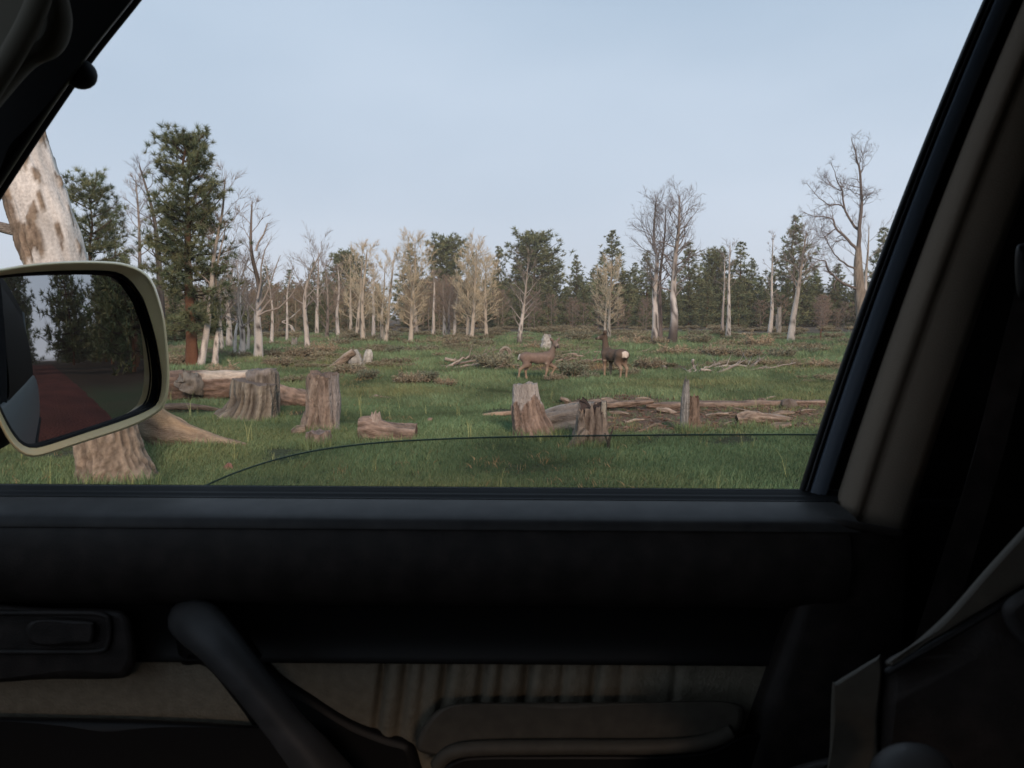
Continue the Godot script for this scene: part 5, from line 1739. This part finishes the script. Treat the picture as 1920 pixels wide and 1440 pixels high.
func build_car() -> void:
	var car := thing("car", "dark interior of a parked car around its half-open passenger window, cream door mirror outside", "car", Vector3(0.6, 0.16, 0.0))
	var at := -car.position
	var inside := func(called: String, m: Mesh, parent: Node3D = null) -> MeshInstance3D:
		var o := put(called, m, parent if parent else car)
		if parent == null or parent == car:
			o.position = at
		return o

	# the shell of the cabin
	inside.call("roof_panel", one_box(Vector3(1.13, 2.075, 0), Vector3(2.98, 0.03, 1.5), 0.01, M.body_paint))
	inside.call("headliner", one_box(Vector3(1.13, 2.04, 0), Vector3(2.96, 0.03, 1.46), 0.005, M.headliner))
	inside.call("upper_window_frame", one_box(Vector3(0.14, 2.02, -0.775), Vector3(1.1, 0.09, 0.05), 0.012, M.dark_trim))
	inside.call("floor_pan", one_box(Vector3(0.8, 0.52, -0.02), Vector3(3.7, 0.04, 1.6), 0.005, M.dark_trim))
	inside.call("tail_panel", one_box(Vector3(2.66, 1.28, -0.02), Vector3(0.06, 1.5, 1.56), 0.01, M.body_paint))
	inside.call("driver_door", one_box(Vector3(-0.2, 0.97, 0.76), Vector3(1.5, 0.86, 0.08), 0.02, M.dark_vinyl))
	inside.call("driver_window_sun_blocker", one_box(Vector3(-0.1, 1.92, 0.745), Vector3(1.34, 0.3, 0.05), 0.01, M.dark_trim))  # unseen box added above the driver window to keep sun off the passenger door
	inside.call("driver_side_panel", one_box(Vector3(1.6, 1.28, 0.77), Vector3(2.06, 1.5, 0.06), 0.01, M.dark_trim))
	inside.call("quarter_panel", one_box(Vector3(1.58, 1.28, -0.775), Vector3(2.1, 1.52, 0.02), 0.005, M.dark_trim))
	inside.call("lower_quarter_panel", one_box(Vector3(1.47, 0.96, -0.797), Vector3(2.3, 0.92, 0.02), 0.005, M.dark_trim))
	inside.call("dashboard", one_box(Vector3(-0.98, 1.05, -0.02), Vector3(0.4, 0.56, 1.5), 0.06, M.dark_vinyl))
	inside.call("firewall", one_box(Vector3(-1.2, 0.95, -0.02), Vector3(0.06, 0.85, 1.6), 0.01, M.dark_trim))
	var glass := B.new()
	glass.face(PackedVector3Array([Vector3(-1.12, 1.36, 0.74), Vector3(-1.12, 1.36, -0.76), Vector3(-0.4, 2.05, -0.68), Vector3(-0.4, 2.05, 0.68)]), Color.WHITE)
	inside.call("windshield", glass.mesh(M.windshield_glass))
	# bodywork outside
	inside.call("door_skin", side_loft([[0.5, -0.835], [0.62, -0.865], [0.85, -0.89], [1.1, -0.893], [1.28, -0.88], [1.36, -0.862], [1.405, -0.84], [1.412, -0.818]], -1.15, 2.68, M.body_paint))
	inside.call("rubbing_strip", one_box(Vector3(0.75, 0.98, -0.898), Vector3(3.7, 0.05, 0.02), 0.006, M.rubber))
	inside.call("door_handle", one_box(Vector3(0.12, 1.26, -0.896), Vector3(0.2, 0.035, 0.03), 0.012, M.dark_trim))
	var outer_frame := B.new()
	var rows := []
	for q in [[1.41, -0.83], [1.46, -0.832], [1.7, -0.815], [1.95, -0.785], [2.06, -0.75]]:
		var row := PackedVector3Array()
		for k in 9:
			row.append(Vector3(lerpf(0.36 + (q[0] - 1.43) * 0.4, 2.68, k / 8.0), q[0], q[1]))
		rows.append(row)
	outer_frame.loft(rows, Color.WHITE)
	inside.call("rear_window_frame", outer_frame.mesh(M.dark_trim))
	var hood := B.new()
	rows = []
	for k in 9:
		var t := k / 8.0
		var row := PackedVector3Array()
		for q in [[-0.89, 0.5], [-0.9, 0.95], [-0.84, 1.2], [-0.6, 1.27], [0.0, 1.3], [0.6, 1.27], [0.8, 1.2], [0.84, 0.95], [0.84, 0.5]]:
			row.append(Vector3(lerpf(-1.15, -2.5, t), q[1] - 0.1 * t * t - (0.12 * t if q[1] > 1.0 else 0.0), q[0] * (1.0 - 0.05 * t)))
		rows.append(row)
	hood.loft(rows, Color.WHITE)
	hood.box(Vector3(-2.53, 0.78, -0.02), Vector3(0.1, 0.6, 1.6), Color.WHITE, 0.04)
	inside.call("hood", hood.mesh(M.body_paint))
	for x in [-1.75, 1.9]:
		for z in [-0.76, 0.74]:
			var ty := B.new()
			var prof := []
			for k in 25:
				var a := TAU * k / 24.0
				var row := PackedVector3Array()
				for q in [[0.2, 0.09], [0.32, 0.11], [0.355, 0.085], [0.36, 0.0], [0.355, -0.085], [0.32, -0.11], [0.2, -0.09]]:
					row.append(Vector3(x + cos(a) * q[0], 0.5 + sin(a) * q[0], z + q[1]))
				prof.append(row)
			ty.loft(prof, Color.WHITE)
			var w: MeshInstance3D = inside.call("wheel", ty.mesh(M.tyre))
			var rim := B.new()
			rim.ball(Vector3(x, 0.5, z), Vector3(0.205, 0.205, 0.09), Color.WHITE)
			put("rim", rim.mesh(M.steel), w)

	# the passenger door, from the glass inwards
	inside.call("outer_seal", door_strip([[1000, -0.812], [919, -0.812], [914, -0.809], [913, -0.806]], -1.15, 0.34, M.rubber))
	inside.call("glass_wiper", door_strip([[919, -0.8015], [915.5, -0.8], [914, -0.7985], [914.5, -0.7965], [917.5, -0.7955]], -1.15, 0.34, M.highlit_lip_rubber))  # highlight line where glass meets seal, painted as a lighter strip
	inside.call("inner_seal", door_strip([[916, -0.796], [921, -0.789], [924.5, -0.7865], [926, -0.783], [927, -0.779], [929.5, -0.777], [934, -0.774], [936, -0.766]], -1.15, 0.33, M.rubber))
	inside.call("door_sill", door_strip([[937, -0.768], [938, -0.762], [946, -0.744], [956, -0.728], [966, -0.716], [973, -0.7095], [979, -0.7065], [988, -0.7045], [994, -0.7045]], -1.15, 0.31, M.sill_vinyl))
	inside.call("door_panel", door_strip([[993, -0.7075], [996, -0.7042], [1008, -0.7005], [1030, -0.6975], [1060, -0.6965], [1090, -0.698], [1112, -0.7025], [1126, -0.709], [1134, -0.718], [1136, -0.73]], -1.15, 0.3, M.dark_vinyl))
	inside.call("door_recess", door_strip([[1130, -0.726], [1150, -0.738], [1190, -0.744], [1232, -0.742], [1243, -0.736], [1246, -0.742]], -1.15, 0.3, M.dark_trim))
	var pleat := B.new()
	rows = []
	var folds := [[722, 0.9], [765, 0.5], [800, 0.35], [838, 0.9], [908, 0.8], [945, 0.45], [992, 0.9], [1060, 0.4], [1118, 0.7], [1170, 0.35], [1270, 0.3]]
	for k in 15:
		var py := 1241.0 + k * 19.0
		var row := PackedVector3Array()
		for j in 621:
			var px := -420.0 + j * 3.25
			var z := -0.7445 + 0.003 * sin(py * 0.02)
			for f in folds:
				var centre: float = f[0] - (py - 1241.0) * 0.13
				var off := (px - centre) / 7.0
				z -= 0.012 * f[1] * exp(-off * off) * smoothstep(1500.0, 1250.0, py) - 0.004 * f[1] * exp(-pow((px - centre - 22.0) / 14.0, 2.0))
			row.append(pz(px, py, z))
		rows.append(row)
	pleat.loft(rows, Color.WHITE)
	inside.call("pleated_panel", pleat.mesh(M.beige_vinyl))
	inside.call("lower_pocket", plate([[-420, 1338], [-160, 1341], [100, 1345], [300, 1350], [470, 1360], [600, 1372], [640, 1450], [640, 1560], [200, 1560], [-420, 1560]], -0.76, -0.712, 0.012, M.dark_trim))
	var arm: MeshInstance3D = inside.call("armrest", plate([[784, 1380], [800, 1352], [826, 1328], [870, 1318], [1000, 1317], [1200, 1316], [1340, 1314], [1388, 1322], [1396, 1345], [1380, 1378], [1330, 1402], [1240, 1412], [1050, 1415], [900, 1417], [830, 1417], [794, 1412], [781, 1402]], -0.76, -0.695, 0.006, M.armrest_vinyl))
	put("armrest_lip", px_tube([[818, 1436, -0.694], [845, 1412, -0.69], [900, 1403, -0.687], [1050, 1401, -0.686], [1240, 1400, -0.687], [1325, 1391, -0.69], [1372, 1372, -0.694]], 0.0065, M.armrest_vinyl), arm)
	put("armrest_underside", plate([[815, 1520], [822, 1452], [855, 1424], [905, 1416], [1050, 1415], [1245, 1414], [1335, 1404], [1400, 1375], [1500, 1380], [1500, 1520]], -0.76, -0.715, 0.004, M.dark_trim), arm)
	inside.call("handle_base", plate([[335, 1130], [430, 1132], [475, 1200], [520, 1256], [590, 1302], [660, 1345], [725, 1372], [772, 1388], [790, 1430], [800, 1520], [600, 1520], [520, 1430], [440, 1320], [385, 1252], [335, 1240]], -0.765, -0.736, 0.012, M.dark_trim))
	inside.call("pull_handle", px_tube([[356, 1160, -0.73, 0.02], [380, 1176, -0.69, 0.021], [412, 1210, -0.664, 0.018], [470, 1280, -0.65, 0.0155], [535, 1362, -0.645, 0.0155], [600, 1440, -0.645, 0.019], [680, 1540, -0.65, 0.022]], 0.02, M.sill_vinyl))
	var latch: MeshInstance3D = inside.call("door_latch", plate([[-120, 1140], [100, 1140], [208, 1142], [238, 1152], [250, 1180], [255, 1232], [246, 1258], [222, 1272], [100, 1273], [-120, 1272]], -0.76, -0.708, 0.008, M.dark_vinyl))
	put("latch_bezel", px_tube([[-60, 1150, -0.706], [120, 1149, -0.706], [190, 1152, -0.706], [205, 1168, -0.706], [203, 1205, -0.706], [188, 1220, -0.706], [120, 1222, -0.706], [-60, 1222, -0.706]], 0.0025, M.dark_vinyl), latch)
	put("latch_lever", plate([[60, 1164], [165, 1164], [178, 1175], [176, 1200], [160, 1208], [60, 1208]], -0.72, -0.7, 0.004, M.dark_vinyl), latch)

	# the window glass, wound down to a hand's breadth
	var top := [[380, 914], [395, 906], [448, 884], [520, 861], [600, 843.5], [700, 831], [800, 824.5], [950, 819.5], [1200, 816], [1400, 815], [1560, 815]]
	var pane := B.new()
	var upper := PackedVector3Array()
	var lower := PackedVector3Array()
	var raw := PackedVector3Array()
	for q in top:
		raw.append(pz(q[0], q[1], -0.804))
	for k in 81:
		var p := smooth_path(raw, k / 80.0)
		upper.append(p)
		lower.append(Vector3(p.x, 1.36, -0.804))
	pane.loft([upper, lower], Color.WHITE)
	var window: MeshInstance3D = inside.call("window_glass", pane.mesh(M.window_glass))
	var edge := B.new()
	edge.tube(upper, PackedFloat32Array(range(81).map(func(_k: int) -> float: return 0.00085)), 8, PackedColorArray([Color.WHITE]), true)
	put("glass_edge", edge.mesh(M.glass_edge), window)

	# the rear frame of the door and the pillar
	inside.call("frame_seal", pillar_strip([[4, -0.83], [0, -0.812], [0, -0.802], [3, -0.797], [8, -0.795], [12, -0.7965], [13, -0.799]], -90, 955, M.rubber))
	inside.call("seal_lip", pillar_strip([[12, -0.799], [13, -0.796], [15, -0.794], [17, -0.7955], [18, -0.8]], -90, 950, M.highlit_lip_rubber))
	inside.call("seal_channel", pillar_strip([[17, -0.8], [19, -0.8005], [22, -0.8], [23, -0.793]], -90, 950, M.rubber))
	inside.call("door_frame", pillar_strip([[22, -0.797], [23, -0.792], [26, -0.79], [40, -0.787], [53, -0.787], [56, -0.79], [57, -0.81]], -90, 952, M.blue_paint))
	inside.call("door_gap", pillar_strip([[55, -0.806], [66, -0.81], [82, -0.808]], -90, 985, M.dark_trim))
	inside.call("pillar_trim", pillar_strip([[78, -0.815], [75, -0.795], [77, -0.78], [83, -0.768], [94, -0.757], [110, -0.748], [124, -0.744], [130, -0.748], [134, -0.752], [139, -0.748], [150, -0.742], [180, -0.738], [208, -0.737], [218, -0.742], [224, -0.76], [226, -0.79]], -90, 992, M.trim_cloth))
	var low := B.new()
	rows = []
	for q in [[966, 1530, 1700, 0.012], [972, 1527, 1702, 0.0], [1000, 1518, 1704, 0.0], [1060, 1502, 1705, 0.0], [1150, 1472, 1703, 0.0], [1240, 1440, 1698, 0.0], [1330, 1406, 1690, 0.0], [1440, 1370, 1680, 0.0], [1540, 1335, 1670, 0.0]]:
		var row := PackedVector3Array()
		for f in [[0.0, -0.78], [0.0, -0.745], [0.03, -0.727], [0.1, -0.716], [0.22, -0.711], [0.6, -0.71], [0.95, -0.712], [1.0, -0.73], [1.0, -0.79]]:
			var tilt: float = f[0] * 30.0 * clampf((1060.0 - q[0]) / 90.0, 0.0, 1.0)
			row.append(pz(lerpf(q[1], q[2], f[0]), q[0] + tilt, f[1] - q[3]))
		rows.append(row)
	low.loft(rows, Color.WHITE)
	inside.call("lower_pillar_trim", low.mesh(M.dark_vinyl))
	inside.call("pillar_lip", px_tube([[1528, 972, -0.742], [1545, 974, -0.722], [1580, 981, -0.709], [1630, 990, -0.705], [1690, 1001, -0.706]], 0.004, M.dark_vinyl))
	var belt: MeshInstance3D = inside.call("seat_belt", plate([[1936, 440], [1975, 430], [1930, 640], [1880, 860], [1800, 1130], [1760, 1260], [1700, 1260], [1738, 1130], [1812, 900], [1870, 680]], -0.625, -0.6225, 0.0005, M.dark_vinyl))
	put("belt_guide", plate([[1904, 470], [1925, 455], [2000, 450], [2000, 570], [1925, 565], [1906, 545]], -0.63, -0.61, 0.008, M.dark_trim), belt)
	# the passenger seat
	var seat: MeshInstance3D = inside.call("seat_back", plate([[1655, 1246, -0.02], [1700, 1216, -0.02], [1735, 1188, -0.02], [1780, 1145, -0.02], [1850, 1066, -0.02], [1925, 984, -0.02], [2050, 850, -0.02], [2300, 850], [2300, 1700], [1640, 1700], [1648, 1440], [1652, 1320]], -0.6, -0.46, 0.03, M.dark_vinyl, 0.01))
	put("bolster", plate([[1661, 1241], [1702, 1214], [1736, 1186], [1782, 1142], [1852, 1062], [1927, 980], [2050, 845], [2080, 1010], [1990, 1068], [1920, 1108], [1860, 1140], [1790, 1182], [1720, 1222], [1680, 1252]], -0.58, -0.452, 0.014, M.armrest_vinyl, 0.004), seat)
	put("piping", px_tube([[1662, 1262, -0.455], [1722, 1226, -0.45], [1792, 1186, -0.449], [1862, 1144, -0.449], [1922, 1112, -0.449], [1992, 1072, -0.449]], 0.0022, M.dark_trim), seat)
	put("headrest_post", px_tube([[1960, 1100, -0.44], [1905, 1130, -0.44], [1895, 1155, -0.442], [1930, 1200, -0.445], [2000, 1210, -0.445]], 0.004, M.sill_vinyl), seat)
	inside.call("seat_wing", plate([[1560, 1290], [1568, 1278], [1605, 1255], [1642, 1233], [1652, 1232], [1652, 1300], [1648, 1420], [1644, 1520], [1550, 1520], [1556, 1400]], -0.58, -0.475, 0.009, M.armrest_vinyl, 0.0025))
	inside.call("seat_base", plate([[1340, 1490], [1400, 1470], [1480, 1440], [1555, 1420], [1600, 1425], [1600, 1620], [1340, 1620]], -0.62, -0.55, 0.012, M.dark_vinyl))
	var knob := B.new()
	knob.ball(pz(1712, 1462, -0.4), Vector3(0.022, 0.017, 0.02), Color.WHITE, Basis(Vector3.BACK, 0.25), 24)
	inside.call("recline_knob", knob.mesh(M.sill_vinyl))

	# the front pillar and the visor
	inside.call("front_pillar", plate([[450, -262], [330, -105], [250, 0], [167, 105], [87, 220], [20, 322], [-60, 445], [-190, 640], [-400, 935], [-640, 960], [-420, 660], [-200, 360], [-40, 150], [80, -10], [150, -110], [250, -262]], -0.83, -0.745, 0.014, M.dark_trim))
	inside.call("front_seal", px_tube([[440, -250, -0.8], [320, -93, -0.8], [249, 0, -0.8], [166, 105, -0.8], [86, 220, -0.8], [19, 322, -0.8], [-60, 445, -0.8], [-190, 640, -0.8], [-395, 928, -0.8]], 0.006, M.rubber))
	var peg := B.new()
	peg.ball(pz(151, 139, -0.765), Vector3(0.0145, 0.0135, 0.014), Color.WHITE, Basis.IDENTITY, 20)
	inside.call("pillar_clip", peg.mesh(M.rubber))
	var visor: MeshInstance3D = inside.call("sun_visor", plate([[-300, -470], [20, -470], [70, -300], [90, -140], [114, -60], [132, 10], [136, 48], [127, 84], [106, 108], [66, 128], [10, 190], [-70, 290], [-170, 420], [-300, 430]], -0.66, -0.615, 0.02, M.headliner))
	put("visor_rim", px_tube([[60, -440, -0.615], [88, -260, -0.612], [94, -110, -0.609], [78, -20, -0.604], [56, 40, -0.602], [24, 100, -0.602], [-14, 160, -0.604], [-70, 250, -0.61]], 0.008, M.headliner), visor)
	door_mirror(car, at)


# a star-shaped outline, read at evenly spread angles about its middle
func round_read(pts: Array, mid: Vector2, n: int) -> PackedVector2Array:
	var out := PackedVector2Array()
	var dense := PackedVector2Array()
	var m := pts.size()
	for k in m:
		var a := Vector2(pts[k][0], pts[k][1])
		var b := Vector2(pts[(k + 1) % m][0], pts[(k + 1) % m][1])
		var a0 := Vector2(pts[(k + m - 1) % m][0], pts[(k + m - 1) % m][1])
		var b1 := Vector2(pts[(k + 2) % m][0], pts[(k + 2) % m][1])
		for j in 6:
			dense.append(a.cubic_interpolate(b, a0, b1, j / 6.0))
	for k in n:
		var d := Vector2.from_angle(TAU * k / n)
		var best := mid
		for j in dense.size():
			var hit = Geometry2D.segment_intersects_segment(mid, mid + d * 900.0, dense[j], dense[(j + 1) % dense.size()])
			if hit != null:
				best = hit
		out.append(best)
	return out


func door_mirror(car: Node3D, at: Vector3) -> void:
	var centre := pz(145, 672, -1.0)
	var back := Vector3(1.0, MIRROR_UP, MIRROR_OUT).normalized()
	var sight := (centre - EYE).normalized()
	var n := (back - sight).normalized()
	var on := func(q: Vector2, lift: float) -> Vector3:
		var d := ray(q.x, q.y)
		return EYE + d * ((centre + n * lift - EYE).dot(n) / d.dot(n))
	var mid := Vector2(138, 672)
	var count := 96
	var outer := round_read([[-70, 522], [0, 504], [75, 493], [153, 489], [215, 491], [245, 497], [269, 508], [285, 525], [296, 550], [309, 600], [317, 680], [317, 725], [311, 754], [296, 774], [244, 801], [153, 831], [95, 850], [68, 857], [48, 855], [32, 845], [18, 830], [0, 798], [-30, 730], [-62, 650], [-80, 580]], mid, count)
	var glass := round_read([[-50, 535], [0, 520], [92, 514], [180, 513], [220, 517], [243, 530], [258, 548], [270, 570], [290, 634], [301, 694], [302, 722], [298, 745], [286, 762], [229, 783], [153, 808], [85, 830], [62, 835], [45, 831], [33, 820], [18, 798], [0, 761], [-28, 690], [-50, 620], [-58, 565]], mid, count)
	var holder := Node3D.new()
	holder.name = "door_mirror"
	car.add_child(holder)
	holder.position = at
	# the rim and the shell behind it
	var ring := func(src: PackedVector2Array, lift: float, shrink: float) -> PackedVector3Array:
		var row := PackedVector3Array()
		for q in src:
			row.append(on.call(mid + (q - mid) * shrink, lift))
		return row
	var shell := B.new()
	var shrink_in := 0.955
	var right := PackedVector2Array()
	var gasket := PackedVector2Array()
	for k in count:
		var a := TAU * k / count
		var share := smoothstep(-0.95, -0.6, -absf(wrapf(a + 0.22, -PI, PI)))   # the right side shows its cream inner wall
		gasket.append((mid + (outer[k] - mid) * shrink_in).lerp(glass[k], 0.62 + 0.28 * share))
	shell.loft([ring.call(gasket, 0.004, 1.0), ring.call(gasket, 0.006, 1.003), ring.call(outer, 0.0145, 0.962), ring.call(outer, 0.0165, 0.972), ring.call(outer, 0.0165, 0.984), ring.call(outer, 0.013, 0.995), ring.call(outer, 0.006, 1.0), ring.call(outer, -0.006, 1.0), ring.call(outer, -0.035, 0.97), ring.call(outer, -0.065, 0.86), ring.call(outer, -0.085, 0.66), ring.call(outer, -0.094, 0.36), ring.call(outer, -0.096, 0.02)], Color.WHITE, true)
	put("mirror_housing", shell.mesh(M.cream_paint), holder)
	var bezel := B.new()
	bezel.loft([ring.call(gasket, 0.0045, 1.004), ring.call(gasket, 0.0062, 0.996), ring.call(glass, 0.003, 1.012), ring.call(glass, 0.001, 0.996), ring.call(glass, -0.006, 0.99)], Color.WHITE, true)
	put("mirror_bezel", bezel.mesh(M.dark_trim), holder)
	var disc := B.new()
	var rows := []
	var heart: Vector3 = on.call(mid, 0.0)
	for k in 17:
		var f := 1.0 - k / 16.0 * 0.999
		var row := PackedVector3Array()
		for q in glass:
			var p: Vector3 = on.call(mid + (q - mid) * f, 0.0)
			row.append(p - n * (heart.distance_squared_to(p) / (2.0 * MIRROR_RADIUS) - 0.001))
		rows.append(row)
	disc.loft(rows, Color.WHITE, true)
	put("mirror_glass", disc.mesh(M.mirror_glass), holder)
	var arm := B.new()
	var a0: Vector3 = on.call(Vector2(-20, 790), -0.05)
	arm.tube(PackedVector3Array([a0, a0 + Vector3(-0.03, -0.03, 0.05), Vector3(-0.8, 1.4, -0.86)]), PackedFloat32Array([0.035, 0.032, 0.04]), 12, PackedColorArray([Color.WHITE]), true)
	put("mirror_arm", arm.mesh(M.dark_trim), holder)
